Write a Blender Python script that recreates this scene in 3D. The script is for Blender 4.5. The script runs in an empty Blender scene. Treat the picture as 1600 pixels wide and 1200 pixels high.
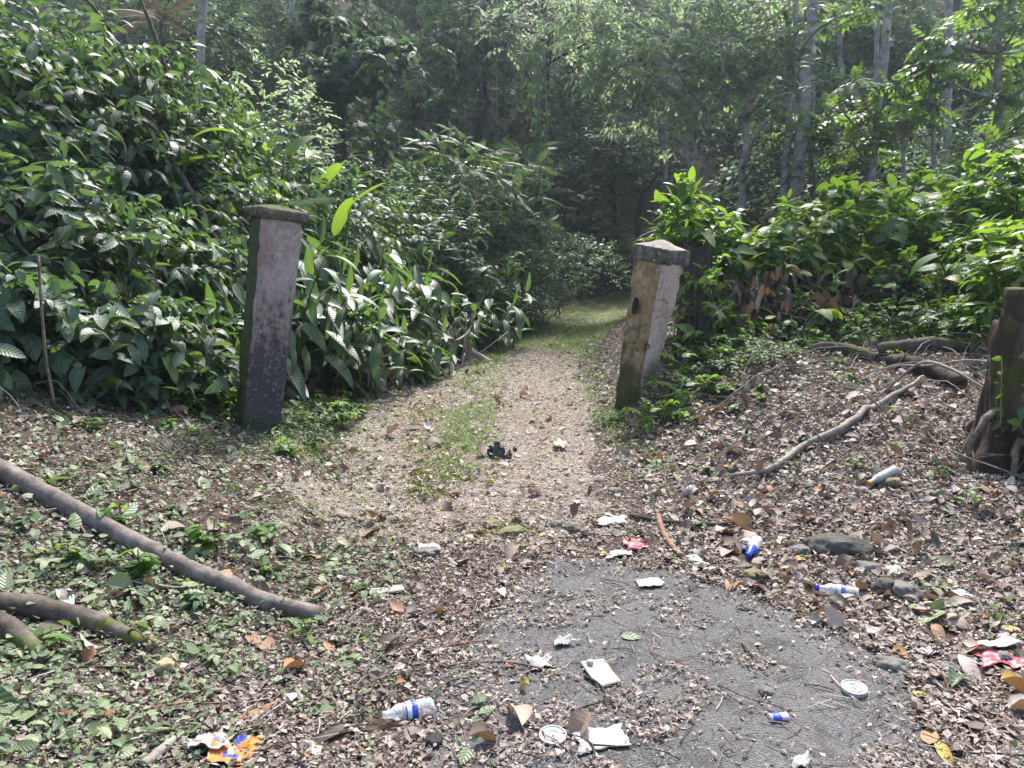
import bpy, math, random
import numpy as np
from mathutils import Vector, Matrix

scene = bpy.context.scene
COL = scene.collection
rad = math.radians

# ------------------------------------------------------------------ noise
def _hash(i, j, k, seed):
    with np.errstate(over='ignore'):
        n = (i.astype(np.int64) * 73856093) ^ (j.astype(np.int64) * 19349663) ^ (k.astype(np.int64) * 83492791) ^ (seed * 2654435)
        n = (n ^ (n >> 13)) * 1274126177
        n = n ^ (n >> 16)
    return (n & 0xffff) / 65535.0

def vnoise(x, y, z=None, seed=0):
    x = np.asarray(x, float); y = np.asarray(y, float)
    z = np.zeros_like(x) if z is None else np.asarray(z, float)
    i, j, k = np.floor(x), np.floor(y), np.floor(z)
    fx, fy, fz = x - i, y - j, z - k
    fx, fy, fz = [f * f * (3 - 2 * f) for f in (fx, fy, fz)]
    i, j, k = i.astype(np.int64), j.astype(np.int64), k.astype(np.int64)
    def c(a, b, d): return _hash(i + a, j + b, k + d, seed)
    x00 = c(0,0,0) * (1 - fx) + c(1,0,0) * fx
    x10 = c(0,1,0) * (1 - fx) + c(1,1,0) * fx
    x01 = c(0,0,1) * (1 - fx) + c(1,0,1) * fx
    x11 = c(0,1,1) * (1 - fx) + c(1,1,1) * fx
    return (x00 * (1 - fy) + x10 * fy) * (1 - fz) + (x01 * (1 - fy) + x11 * fy) * fz

def fbm(x, y, z=None, seed=0, oct=3):
    a, s, t = 0.5, 1.0, 0.0
    for o in range(oct):
        t = t + a * (vnoise(x * s, y * s, None if z is None else z * s, seed + o) - .5)
        a *= .5; s *= 2.03
    return t

def sstep(a, b, x):
    t = np.clip((x - a) / (b - a), 0, 1)
    return t * t * (3 - 2 * t)

def splus(x, w=.5):
    return w * np.log1p(np.exp(np.clip(x / w, -30, 30)))

# ------------------------------------------------------------------ terrain
def path_x(y):
    y = np.asarray(y, float)
    q = np.clip(y - 9.5, 0, 14)
    return -.35 + .025 * q * q + .7 * np.clip(y - 23.5, 0, 30)

def left_edge(y):
    y = np.asarray(y, float)
    return np.where(y < 7, -1.15 - .5 * sstep(4.6, 6.8, y), path_x(y) - 1.3)

def ground_h(x, y, detail=True):
    x = np.asarray(x, float); y = np.asarray(y, float)
    z = .05 * splus(y - 3, .6)
    sl = left_edge(y) - x
    z = z + (.30 + .22 * sstep(7, 11, y)) * splus(sl - .12, .12) * (1 - .25 * sstep(5, 14, sl))
    z = z + .10 * sstep(0, .22, sl) * sstep(3.0, 4.0, y) * (1 - sstep(5.8, 7, y))
    # right mound
    sr = x - np.maximum(path_x(y) + 1.2, np.where(y < 6.5, .9 + .9 * sstep(4.2, 6.5, 10.7 - y), 0))
    z = z + .47 * sstep(0, 1.7, sr) * sstep(4.2, 7.9, y) + .10 * splus(sr - 2.2, .4) * sstep(4.2, 8, y)
    z = z + .09 * sstep(.0, .6, sr) * sstep(3.6, 5, y)
    # hillside behind
    hs = np.where(x > 6, 19.5, 24.0) - 2.0 * sstep(-2, -8, x)
    z = z + .58 * splus(y - hs, 1.5)
    z = z + (.20 * fbm(x * 1.5, y * 1.5, seed=15) + .10 * fbm(x * 4.2, y * 4.2, seed=16)) * sstep(.1, 1.2, sr) * sstep(4.0, 5.2, y) * (1 - sstep(9, 11, y))
    # small hollows
    z = z + .05 * fbm(x * .9, y * .9, seed=3) * sstep(1.0, 3.5, np.abs(x - path_x(y)) + .6)
    if detail:
        z = z + .035 * fbm(x * 3.1, y * 3.1, seed=7) + .012 * fbm(x * 9, y * 9, seed=9, oct=2)
        # wheel tracks of the drive
        u = x - path_x(y)
        z = z - .035 * (np.exp(-((u + .75) / .28) ** 2) + np.exp(-((u - .8) / .28) ** 2)) * sstep(5, 7, y) * (1 - sstep(20, 24, y))
    return z

def hz(x, y): return float(ground_h(np.array([x]), np.array([y]))[0])

# ------------------------------------------------------------------ camera geometry (photo is 1600 x 1200)
CAM_Z, PITCH, FPX = 1.55, rad(7.5), 1200.0
CAM = np.array([0, 0, CAM_Z])
def ray(px, py):
    a, b = (px - 800) / FPX, (600 - py) / FPX
    return np.array([a, math.cos(PITCH) + b * math.sin(PITCH), -math.sin(PITCH) + b * math.cos(PITCH)])
def at(px, py, Y):
    d = ray(px, py); return CAM + d * (Y / d[1])
def on_ground(px, py):
    d = ray(px, py); t = np.linspace(1.5, 40, 6000)
    p = CAM[None] + d[None] * t[:, None]
    g = ground_h(p[:, 0], p[:, 1])
    k = np.argmax(p[:, 2] < g)
    return np.array([p[k, 0], p[k, 1], g[k]])
def px_per_m(y): return FPX / y

# ------------------------------------------------------------------ objects
def tag(o, label=None, cat=None, group=None, kind=None):
    if label: o['label'] = label
    if cat: o['category'] = cat
    if group: o['group'] = group
    if kind: o['kind'] = kind
    return o

def empty(name, loc, rz=0, label=None, cat=None, group=None):
    o = bpy.data.objects.new(name, None); COL.objects.link(o)
    o.location = loc; o.rotation_euler = (0, 0, rz); o.empty_display_size = .1
    return tag(o, label, cat, group)

def copy_tree(o, parent=None):
    c = o.copy(); COL.objects.link(c)
    if parent is not None: c.parent = parent
    for ch in list(o.children): copy_tree(ch, c)
    return c

class Acc:
    """collects faces, then links them as ONE mesh object"""
    def __init__(s): s.v = []; s.f = {3: [], 4: []}; s.t = []; s.u = []; s.m = {3: [], 4: []}; s.n = 0
    def add(s, v, f, tint=.5, uv=None, mat=0):
        v = np.asarray(v, float).reshape(-1, 3); n = len(v)
        s.v.append(v)
        s.t.append(np.broadcast_to(np.asarray(tint, float), (n,)).copy())
        s.u.append(np.zeros((n, 3)) if uv is None else np.asarray(uv, float).reshape(-1, 3))
        for k in (3, 4):
            if k in f and len(f[k]):
                a = np.asarray(f[k], np.int64).reshape(-1, k) + s.n
                s.f[k].append(a); s.m[k].append(np.full(len(a), mat, np.int32))
        s.n += n
        return s
    def inst(s, T, pos, d, nrm, size, tint, mat=0, wide=None, key=None):
        """T: template (v, f, uv) grown along +Y, facing +Z; one copy per row"""
        tv, tf, tu = T
        pos = np.asarray(pos, float).reshape(-1, 3); N = len(pos)
        if N == 0: return s
        d = np.broadcast_to(np.asarray(d, float), (N, 3)); nrm = np.broadcast_to(np.asarray(nrm, float), (N, 3))
        d = d / np.maximum(np.linalg.norm(d, axis=1, keepdims=True), 1e-6)
        x = np.cross(d, nrm); x = x / np.maximum(np.linalg.norm(x, axis=1, keepdims=True), 1e-6)
        z = np.cross(x, d)
        size = np.broadcast_to(np.asarray(size, float), (N,)); wide = np.ones(N) if wide is None else np.broadcast_to(wide, (N,))
        V = pos[:, None, :] + size[:, None, None] * (tv[None, :, 0:1] * (x * wide[:, None])[:, None, :] + tv[None, :, 1:2] * d[:, None, :] + tv[None, :, 2:3] * z[:, None, :])
        n = len(tv)
        tint = np.broadcast_to(np.asarray(tint, float), (N,))
        uv = np.broadcast_to(tu[None], (N, n, 3)).copy(); 
        if key is not None: uv[:, :, 2] = np.asarray(key)[:, None]
        off = (np.arange(N) * n)[:, None, None]
        f = {k: (np.asarray(tf[k])[None] + off).reshape(-1, k) for k in tf if len(tf[k])}
        return s.add(V.reshape(-1, 3), f, np.repeat(tint, n), uv.reshape(-1, 3), mat)
    def tube(s, pts, r, sides=6, tint=.5, mat=0, cap=True, rough=0, seed=0):
        pts = np.asarray(pts, float); n = len(pts); r = np.broadcast_to(np.asarray(r, float), (n,))
        tg = np.gradient(pts, axis=0); tg /= np.maximum(np.linalg.norm(tg, axis=1, keepdims=True), 1e-9)
        up = np.array([0, 0, 1.]) if abs(tg[0, 2]) < .9 else np.array([1., 0, 0])
        a = np.cross(tg[0], up); a /= np.linalg.norm(a); A = [a]
        for i in range(1, n):
            a = a - tg[i] * a.dot(tg[i]); a /= max(np.linalg.norm(a), 1e-9); A.append(a)
        A = np.array(A); B = np.cross(tg, A)
        th = np.arange(sides) / sides * 2 * math.pi
        ring = A[:, None, :] * np.cos(th)[None, :, None] + B[:, None, :] * np.sin(th)[None, :, None]
        rr = r[:, None] * np.ones((1, sides))
        if rough:
            q = pts[:, None, :] + ring * r[:, None, None]
            fr = 1.2 / max(r.max(), 1e-3)
            rr = rr * (1 + rough * 2 * fbm(q[..., 0] * fr, q[..., 1] * fr, q[..., 2] * fr * .35, seed=seed))
        V = pts[:, None, :] + ring * rr[:, :, None]
        i = np.arange(n - 1)[:, None] * sides; j = np.arange(sides)[None]; k = (j + 1) % sides
        q = np.stack([i + j, i + k, i + sides + k, i + sides + j], -1).reshape(-1, 4)
        tri = []
        V = V.reshape(-1, 3)
        if cap:
            V = np.vstack([V, pts[0], pts[-1]]); c0, c1 = n * sides, n * sides + 1
            for m in range(sides):
                tri.append((c0, (m + 1) % sides, m)); tri.append((c1, (n - 1) * sides + m, (n - 1) * sides + (m + 1) % sides))
        L = np.concatenate([[0], np.cumsum(np.linalg.norm(np.diff(pts, axis=0), axis=1))])
        uv = np.zeros((len(V), 3)); uv[:n * sides, 1] = np.repeat(L, sides); uv[:n * sides, 0] = np.tile(th, n)
        return s.add(V, {4: q, 3: tri}, tint, uv, mat)
    def build(s, name, mats, parent=None, smooth=True, loc=None):
        me = bpy.data.meshes.new(name)
        v = np.concatenate(s.v) if s.v else np.zeros((0, 3))
        f3 = np.concatenate(s.f[3]) if s.f[3] else np.zeros((0, 3), int)
        f4 = np.concatenate(s.f[4]) if s.f[4] else np.zeros((0, 4), int)
        m = np.concatenate([np.concatenate(s.m[k]) if s.m[k] else np.zeros(0, np.int32) for k in (3, 4)])
        li = np.concatenate([f3.ravel(), f4.ravel()]).astype(np.int32)
        st = np.concatenate([np.arange(len(f3)) * 3, len(f3) * 3 + np.arange(len(f4)) * 4]).astype(np.int32)
        me.vertices.add(len(v)); me.vertices.foreach_set('co', v.astype(np.float32).ravel())
        me.loops.add(len(li)); me.loops.foreach_set('vertex_index', li)
        me.polygons.add(len(st)); me.polygons.foreach_set('loop_start', st)
        me.polygons.foreach_set('material_index', m)
        me.polygons.foreach_set('use_smooth', np.full(len(st), smooth, bool))
        a = me.attributes.new('tint', 'FLOAT', 'POINT'); a.data.foreach_set('value', np.concatenate(s.t).astype(np.float32))
        a = me.attributes.new('luv', 'FLOAT_VECTOR', 'POINT'); a.data.foreach_set('vector', np.concatenate(s.u).astype(np.float32).ravel())
        me.update(calc_edges=True)
        for mt in (mats if isinstance(mats, (list, tuple)) else [mats]): me.materials.append(mt)
        o = bpy.data.objects.new(name, me); COL.objects.link(o)
        if parent is not None: o.parent = parent
        if loc is not None: o.location = loc
        return o
    def template(s):
        return (np.concatenate(s.v), {k: np.concatenate(s.f[k]) for k in (3, 4) if s.f[k]}, np.concatenate(s.u))

# ------------------------------------------------------------------ leaf templates (length 1 along +Y, facing +Z)
def leaf_t(W=.3, n=6, fold=.15, bend=.5, shape='lance', wav=0., twist=0., seed=0, x0=0):
    t = np.linspace(0, 1, n + 1)
    if shape == 'lance': w = W * np.sin(math.pi * np.clip(t, 0, 1) ** .8) ** .85
    elif shape == 'ovate': w = W * 2.2 * (t ** .5) * (1 - t) ** .8 * (1 - .25 * t)
    elif shape == 'heart': w = W * 1.5 * np.maximum(t + .03, 0) ** .28 * (1 - t) ** .75
    elif shape == 'blade': w = W * (1 - t) ** .6 * np.minimum(1, .5 + t * 3)
    elif shape == 'oblong': w = W * np.minimum(1, np.sin(math.pi * t) ** .45)
    w[-1] = 0
    if shape not in ('blade', 'heart'): w[0] = 0
    ang = -bend * t
    dy = np.cos(ang); dz = np.sin(ang)
    y = np.concatenate([[0], np.cumsum((dy[1:] + dy[:-1]) / 2)]) / n
    z = np.concatenate([[0], np.cumsum((dz[1:] + dz[:-1]) / 2)]) / n
    rs = np.random.RandomState(seed)
    V = []; U = []; ids = []
    for i in range(n + 1):
        if w[i] < 1e-5:
            ids.append((len(V),)); V.append((0, y[i], z[i])); U.append((0, t[i], 0)); continue
        a = twist * t[i]
        zl = z[i] + fold * w[i] + wav * W * (rs.rand() - .5); zr = z[i] + fold * w[i] + wav * W * (rs.rand() - .5)
        ca, sa = math.cos(a), math.sin(a)
        back = -.10 if (shape == 'heart' and i == 0) else 0
        ids.append((len(V), len(V) + 1, len(V) + 2))
        V += [(-w[i] * ca, y[i] + back, zl - w[i] * sa), (0, y[i], z[i]), (w[i] * ca, y[i] + back, zr + w[i] * sa)]
        U += [(-1, t[i], 0), (0, t[i], 0), (1, t[i], 0)]
    f3, f4 = [], []
    for a, b in zip(ids[:-1], ids[1:]):
        if len(a) == 1 and len(b) == 3: f3 += [(a[0], b[2], b[1]), (a[0], b[1], b[0])]
        elif len(a) == 3 and len(b) == 1: f3 += [(a[1], b[0], a[0]), (a[2], b[0], a[1])]
        elif len(a) == 3: f4 += [(a[0], a[1], b[1], b[0]), (a[1], a[2], b[2], b[1])]
    return (np.array(V, float), {3: np.array(f3).reshape(-1, 3), 4: np.array(f4).reshape(-1, 4)}, np.array(U, float))

def small_leaf(W=.25, fold=.2, bend=.3):
    V = np.array([(0, 0, 0), (-W, .45, fold * W - bend * .1), (0, .5, -bend * .1), (W, .45, fold * W - bend * .1), (0, 1, -bend * .4)])
    U = np.array([(0, 0, 0), (-1, .45, 0), (0, .5, 0), (1, .45, 0), (0, 1, 0)], float)
    return (V, {3: np.array([(0, 3, 2), (0, 2, 1), (2, 4, 1), (3, 4, 2)])}, U)

def rot2(v, a): return np.array([v[0] * math.cos(a) - v[1] * math.sin(a), v[0] * math.sin(a) + v[1] * math.cos(a), v[2]])

def compound(leaf, offs, bend=.4, rachis=.012, petiole=.0):
    """leaflets (t along, angle, length) on a bent midrib"""
    A = Acc()
    tt = np.linspace(0, 1, 6); zz = -bend * .5 * tt ** 2
    A.tube(np.stack([0 * tt, tt, zz], 1), rachis * (1.1 - tt * .8), 3, cap=False)
    for (t, ang, ln) in offs:
        d = np.array([math.sin(ang), math.cos(ang), -.12 - .25 * abs(math.sin(ang)) * 1])
        A.inst(leaf, [(0, t, -bend * .5 * t * t)], [d], [(0, 0, 1)], ln, .5)
    return A.template()

def pinnate(n, ln, leaf, bend=.5, start=.15, ang=1.0, **k):
    o = []
    for i in range(n):
        t = start + (1 - start) * (i / (n - 1)) * .97
        l = ln * math.sin(math.pi * (.18 + .78 * i / (n - 1))) ** .7
        o += [(t, ang, l), (t, -ang, l)]
    o.append((.97, 0, ln * .7))
    return compound(leaf, o, bend, **k)

rng = np.random.RandomState(11)
def unit(v): v = np.asarray(v, float); return v / max(np.linalg.norm(v), 1e-9)
def randdir(N, r=rng):
    v = r.normal(size=(N, 3)); return v / np.linalg.norm(v, axis=1, keepdims=True)
def curve(p0, p1, bow=(0, 0, 0), n=8, wob=0, seed=0):
    t = np.linspace(0, 1, n)[:, None]; p0 = np.asarray(p0, float); p1 = np.asarray(p1, float)
    P = p0 + (p1 - p0) * t + np.asarray(bow, float) * 4 * t * (1 - t)
    if wob:
        r = np.random.RandomState(seed); W = r.normal(size=(n, 3)) * wob; W[0] = 0; W[-1] *= .5; P = P + W
    return P
def resample(pts, n):
    pts = np.asarray(pts, float)
    # Catmull-Rom through the points
    P = np.vstack([2 * pts[0] - pts[1], pts, 2 * pts[-1] - pts[-2]])
    out = []
    m = len(pts) - 1
    for u in np.linspace(0, m - 1e-6, n):
        i = int(u); f = u - i; a, b, c, d = P[i], P[i+1], P[i+2], P[i+3]
        out.append(.5 * ((2*b) + (-a + c) * f + (2*a - 5*b + 4*c - d) * f * f + (-a + 3*b - 3*c + d) * f ** 3))
    return np.array(out)
# ------------------------------------------------------------------ materials
class NT:
    def __init__(s, name):
        s.m = bpy.data.materials.new(name); s.m.use_nodes = True; s.t = s.m.node_tree; s.t.nodes.clear()
        s.out = s.t.nodes.new('ShaderNodeOutputMaterial')
    def n(s, typ, **kw):
        nd = s.t.nodes.new('ShaderNode' + typ)
        for k, v in kw.items():
            if k in ('op',): nd.operation = v
            elif k == 'blend': nd.blend_type = v
            elif k == 'attr': nd.attribute_name = v
            else: setattr(nd, k, v)
        return nd
    def put(s, sock, v):
        if isinstance(v, bpy.types.NodeSocket): s.t.links.new(v, sock)
        elif isinstance(v, (tuple, list)) and len(v) == 3 and sock.type == 'RGBA': sock.default_value = (*v, 1)
        else: sock.default_value = v
    def math(s, op, a, b=0, c=None):
        nd = s.n('Math', op=op); s.put(nd.inputs[0], a); s.put(nd.inputs[1], b)
        if c is not None: s.put(nd.inputs[2], c)
        return nd.outputs[0]
    def mix(s, f, a, b, blend='MIX'):
        nd = s.n('Mix'); nd.data_type = 'RGBA'; nd.blend_type = blend
        s.put(nd.inputs[0], f); s.put(nd.inputs[6], a); s.put(nd.inputs[7], b); return nd.outputs[2]
    def ramp(s, f, stops, interp='LINEAR'):
        nd = s.n('ValToRGB'); cr = nd.color_ramp; cr.interpolation = interp
        while len(cr.elements) < len(stops): cr.elements.new(.5)
        for e, (p, c) in zip(cr.elements, stops):
            e.position = p; e.color = (*c, 1) if len(c) == 3 else c
        s.put(nd.inputs[0], f); return nd.outputs[0]
    def noise(s, scale, detail=3, rough=.55, vec=None, out=0, dist=0):
        nd = s.n('TexNoise'); s.put(nd.inputs['Scale'], scale); s.put(nd.inputs['Detail'], detail); s.put(nd.inputs['Roughness'], rough); s.put(nd.inputs['Distortion'], dist)
        if vec is not None: s.put(nd.inputs['Vector'], vec)
        return nd.outputs[out]
    def coord(s, w='Object'): return s.n('TexCoord').outputs[w]
    def scalev(s, v, sc):
        nd = s.n('Mapping'); s.put(nd.inputs[0], v); nd.inputs[3].default_value = sc; return nd.outputs[0]
    def bump(s, h, strength=.3, dist=.02):
        nd = s.n('Bump'); s.put(nd.inputs['Strength'], strength); s.put(nd.inputs['Distance'], dist); s.put(nd.inputs['Height'], h); return nd.outputs[0]
    def bsdf(s, col, rough=.6, spec=.4, normal=None, **kw):
        nd = s.n('BsdfPrincipled'); s.put(nd.inputs['Base Color'], col); s.put(nd.inputs['Roughness'], rough); s.put(nd.inputs['Specular IOR Level'], spec)
        if normal is not None: s.put(nd.inputs['Normal'], normal)
        for k, v in kw.items(): s.put(nd.inputs[k], v)
        return nd.outputs[0]
    def end(s, sh): s.t.links.new(sh, s.out.inputs[0]); return s.m
    def attr(s, name, out='Fac'):
        nd = s.n('Attribute'); nd.attribute_name = name; return nd.outputs[out]

MATS = {}
def leaf_mat(name, stops, trans, tw=.35, rough=.42, spec=.5, vein=0., nv=9, spots=0.):
    M = NT(name)
    tint = M.attr('tint')
    obi = M.n('ObjectInfo').outputs['Random']
    f = M.math('ADD', tint, M.math('MULTIPLY', M.math('SUBTRACT', obi, .5), .12))
    col = M.ramp(f, stops)
    nrm = None
    if vein:
        sep = M.n('SeparateXYZ'); M.put(sep.inputs[0], M.attr('luv', 'Vector'))
        au = M.math('ABSOLUTE', sep.outputs[0])
        mid = M.math('LESS_THAN', au, .07)
        ph = M.math('FRACT', M.math('SUBTRACT', M.math('MULTIPLY', sep.outputs[1], float(nv)), M.math('MULTIPLY', au, 1.3)))
        lat = M.math('LESS_THAN', ph, .13)
        v = M.math('MAXIMUM', mid, M.math('MULTIPLY', lat, .45))
        col = M.mix(M.math('MULTIPLY', v, vein), col, (.30, .42, .16))
        tri = M.math('ABSOLUTE', M.math('SUBTRACT', ph, .5))
        nrm = M.bump(M.math('SUBTRACT', 0.0, tri), .35 if vein > .1 else .10, .01)
    if spots:
        nz = M.noise(38, 3, .6, vec=M.coord('Object'))
        col = M.mix(M.math('MULTIPLY', M.math('GREATER_THAN', nz, .64), spots), col, (.20, .16, .05))
    p = M.bsdf(col, rough, spec, nrm)
    t = M.n('BsdfTranslucent'); M.put(t.inputs[0], M.mix(.75, col, trans))
    mx = M.n('MixShader'); mx.inputs[0].default_value = tw
    M.t.links.new(p, mx.inputs[1]); M.t.links.new(t.outputs[0], mx.inputs[2])
    MATS[name] = M.end(mx.outputs[0]); return MATS[name]

G = lambda *c: c
leaf_mat('vine_leaf', [(0, (.022, .046, .030)), (.5, (.044, .082, .054)), (.85, (.076, .120, .066)), (1, (.14, .20, .04))], (.18, .32, .05), .34, .50, .62, .3, 7)
leaf_mat('ginger_leaf', [(0, (.022, .052, .030)), (.55, (.042, .090, .044)), (.9, (.080, .145, .05)), (1, (.20, .25, .03))], (.20, .36, .04), .34, .46, .65, .2, 16)
leaf_mat('banana_leaf', [(0, (.03, .08, .025)), (.6, (.07, .15, .03)), (1, (.14, .24, .03))], (.30, .48, .03), .45, .38, .5, .25, 24)
leaf_mat('bush_leaf', [(0, (.030, .075, .020)), (.5, (.055, .125, .026)), (.9, (.10, .19, .035)), (1, (.22, .26, .03))], (.30, .50, .03), .45, .42, .45, .25, 6)
leaf_mat('mid_leaf', [(0, (.032, .066, .032)), (.5, (.060, .108, .052)), (.9, (.10, .16, .07)), (1, (.20, .24, .05))], (.17, .28, .06), .32, .46, .45, .2, 6)
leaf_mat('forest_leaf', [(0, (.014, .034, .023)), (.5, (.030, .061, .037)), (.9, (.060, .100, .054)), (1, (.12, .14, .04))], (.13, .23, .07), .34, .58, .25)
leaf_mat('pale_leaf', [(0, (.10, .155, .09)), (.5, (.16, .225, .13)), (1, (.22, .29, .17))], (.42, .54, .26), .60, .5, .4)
leaf_mat('bread_leaf', [(0, (.030, .075, .028)), (.6, (.060, .125, .04)), (1, (.22, .34, .04))], (.28, .46, .05), .42, .40, .5)
leaf_mat('cover_leaf', [(0, (.032, .070, .034)), (.5, (.075, .125, .060)), (.8, (.16, .21, .11)), (1, (.26, .29, .17))], (.20, .34, .04), .3, .45, .45, .2, 5)
leaf_mat('grass_blade', [(0, (.07, .13, .025)), (.6, (.12, .19, .035)), (1, (.26, .26, .08))], (.24, .36, .04), .35, .5, .35)
leaf_mat('moss_tuft', [(0, (.10, .13, .02)), (1, (.24, .25, .03))], (.3, .32, .03), .25, .8, .1)
DRY = [(0, (.052, .040, .038)), (.22, (.120, .090, .076)), (.45, (.235, .190, .160)), (.62, (.345, .292, .255)), (.78, (.47, .42, .375)), (.9, (.23, .118, .068)), (.97, (.30, .175, .065)), (1, (.42, .33, .06))]
leaf_mat('dry_leaf', DRY, (.30, .16, .06), .15, .6, .3, .05, 8)
leaf_mat('litter', DRY, (.30, .18, .08), .12, .6, .3)

def bark(name, c0, c1, c2, moss=None, sc=6, stretch=.25, bumpd=.02):
    M = NT(name); co = M.coord('Object')
    v = M.scalev(co, (1, 1, stretch))
    a = M.noise(sc, 6, .65, v); b = M.noise(sc * 4, 4, .6, v, dist=.4); big = M.noise(sc * .35, 3, .6, co)
    col = M.ramp(a, [(.30, c0), (.52, c1), (.70, c2)])
    col = M.mix(M.math('MULTIPLY', b, .45), col, c0, 'MIX')
    if moss: col = M.mix(M.ramp(big, [(.52, (0, 0, 0)), (.62, (1, 1, 1))]), col, moss)
    h = M.math('ADD', M.math('MULTIPLY', a, .7), M.math('MULTIPLY', b, .5))
    MATS[name] = M.end(M.bsdf(col, .85, .2, M.bump(h, .8, bumpd))); return MATS[name]
bark('pale_bark', (.10, .095, .08), (.34, .325, .30), (.56, .54, .50), sc=4, stretch=1.4)
bark('dark_bark', (.02, .018, .015), (.05, .043, .036), (.10, .09, .078), sc=8)
bark('stump_wood', (.018, .013, .010), (.055, .040, .030), (.14, .11, .085), (.065, .075, .015), sc=9, stretch=.18, bumpd=.03)
bark('fibre_wood', (.022, .017, .013), (.055, .041, .032), (.12, .09, .07), sc=14, stretch=.08, bumpd=.03)
bark('pole_bark', (.075, .060, .052), (.18, .152, .135), (.31, .275, .245), sc=16, stretch=.6, bumpd=.006)
bark('mossy_bark', (.035, .028, .022), (.10, .082, .066), (.20, .175, .15), (.085, .10, .025), sc=14, stretch=.6, bumpd=.008)
bark('twig_bark', (.06, .045, .036), (.14, .11, .09), (.27, .23, .19), sc=30, stretch=1, bumpd=.003)
bark('pale_twig', (.16, .135, .11), (.28, .25, .21), (.42, .39, .34), sc=26, stretch=1, bumpd=.003)
bark('green_stem', (.03, .055, .018), (.055, .085, .028), (.11, .12, .05), sc=10, stretch=1, bumpd=.004)
bark('wood_chunk', (.10, .055, .035), (.24, .14, .09), (.38, .27, .19), sc=18, stretch=.3, bumpd=.006)

def soil_mat():
    M = NT('soil'); co = M.coord('Object')
    a = M.noise(1.3, 5, .6, co); b = M.noise(28, 6, .7, co); c = M.noise(120, 3, .7, co)
    col = M.ramp(b, [(.30, (.035, .027, .022)), (.5, (.085, .064, .050)), (.66, (.17, .125, .095)), (.8, (.26, .20, .155))])
    col = M.mix(M.ramp(a, [(.42, (0, 0, 0)), (.62, (.6, .6, .6))]), col, (.075, .058, .042))
    h = M.math('ADD', M.math('MULTIPLY', b, .7), M.math('MULTIPLY', c, .5))
    MATS['soil'] = M.end(M.bsdf(col, .95, .15, M.bump(h, .9, .03)))
soil_mat()
def path_mat():
    M = NT('path_gravel'); co = M.coord('Object')
    a = M.noise(2.2, 5, .6, co); b = M.noise(24, 6, .7, co)
    vo = M.n('TexVoronoi'); vo.inputs['Scale'].default_value = 42; M.put(vo.inputs['Vector'], co)
    g = M.n('RGBToBW'); M.put(g.inputs[0], vo.outputs['Color'])
    col = M.ramp(g.outputs[0], [(0, (.10, .082, .068)), (.4, (.205, .172, .145)), (.75, (.32, .28, .245)), (1, (.45, .41, .375))])
    col = M.mix(M.ramp(b, [(.40, (.75, .75, .75)), (.56, (0, 0, 0))]), col, (.14, .105, .075))
    col = M.mix(M.ramp(a, [(.45, (0, 0, 0)), (.68, (.55, .55, .55))]), col, (.20, .175, .10))
    h = M.math('ADD', M.math('MULTIPLY', b, .6), M.math('MULTIPLY', vo.outputs['Distance'], -.8))
    MATS['path_gravel'] = M.end(M.bsdf(col, .95, .15, M.bump(h, .8, .025)))
path_mat()
def asphalt_mat():
    M = NT('asphalt'); co = M.coord('Object')
    vo = M.n('TexVoronoi'); vo.inputs['Scale'].default_value = 130; M.put(vo.inputs['Vector'], co)
    g = M.n('RGBToBW'); M.put(g.inputs[0], vo.outputs['Color'])
    a = M.noise(1.6, 6, .65, co); b = M.noise(60, 4, .7, co); c = M.noise(7, 5, .65, co)
    col = M.ramp(g.outputs[0], [(0, (.05, .049, .048)), (.55, (.092, .090, .088)), (.85, (.155, .152, .148)), (.97, (.30, .29, .28)), (1, (.42, .41, .39))])
    col = M.mix(M.ramp(a, [(.38, (0, 0, 0)), (.62, (.75, .75, .75))]), col, (.150, .147, .145))
    col = M.mix(M.ramp(c, [(.52, (0, 0, 0)), (.70, (.75, .75, .75))]), col, (.040, .034, .030))
    h = M.math('ADD', M.math('MULTIPLY', b, .6), M.math('MULTIPLY', vo.outputs['Distance'], -1.0))
    MATS['asphalt'] = M.end(M.bsdf(col, .9, .25, M.bump(h, .8, .012)))
asphalt_mat()

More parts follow.
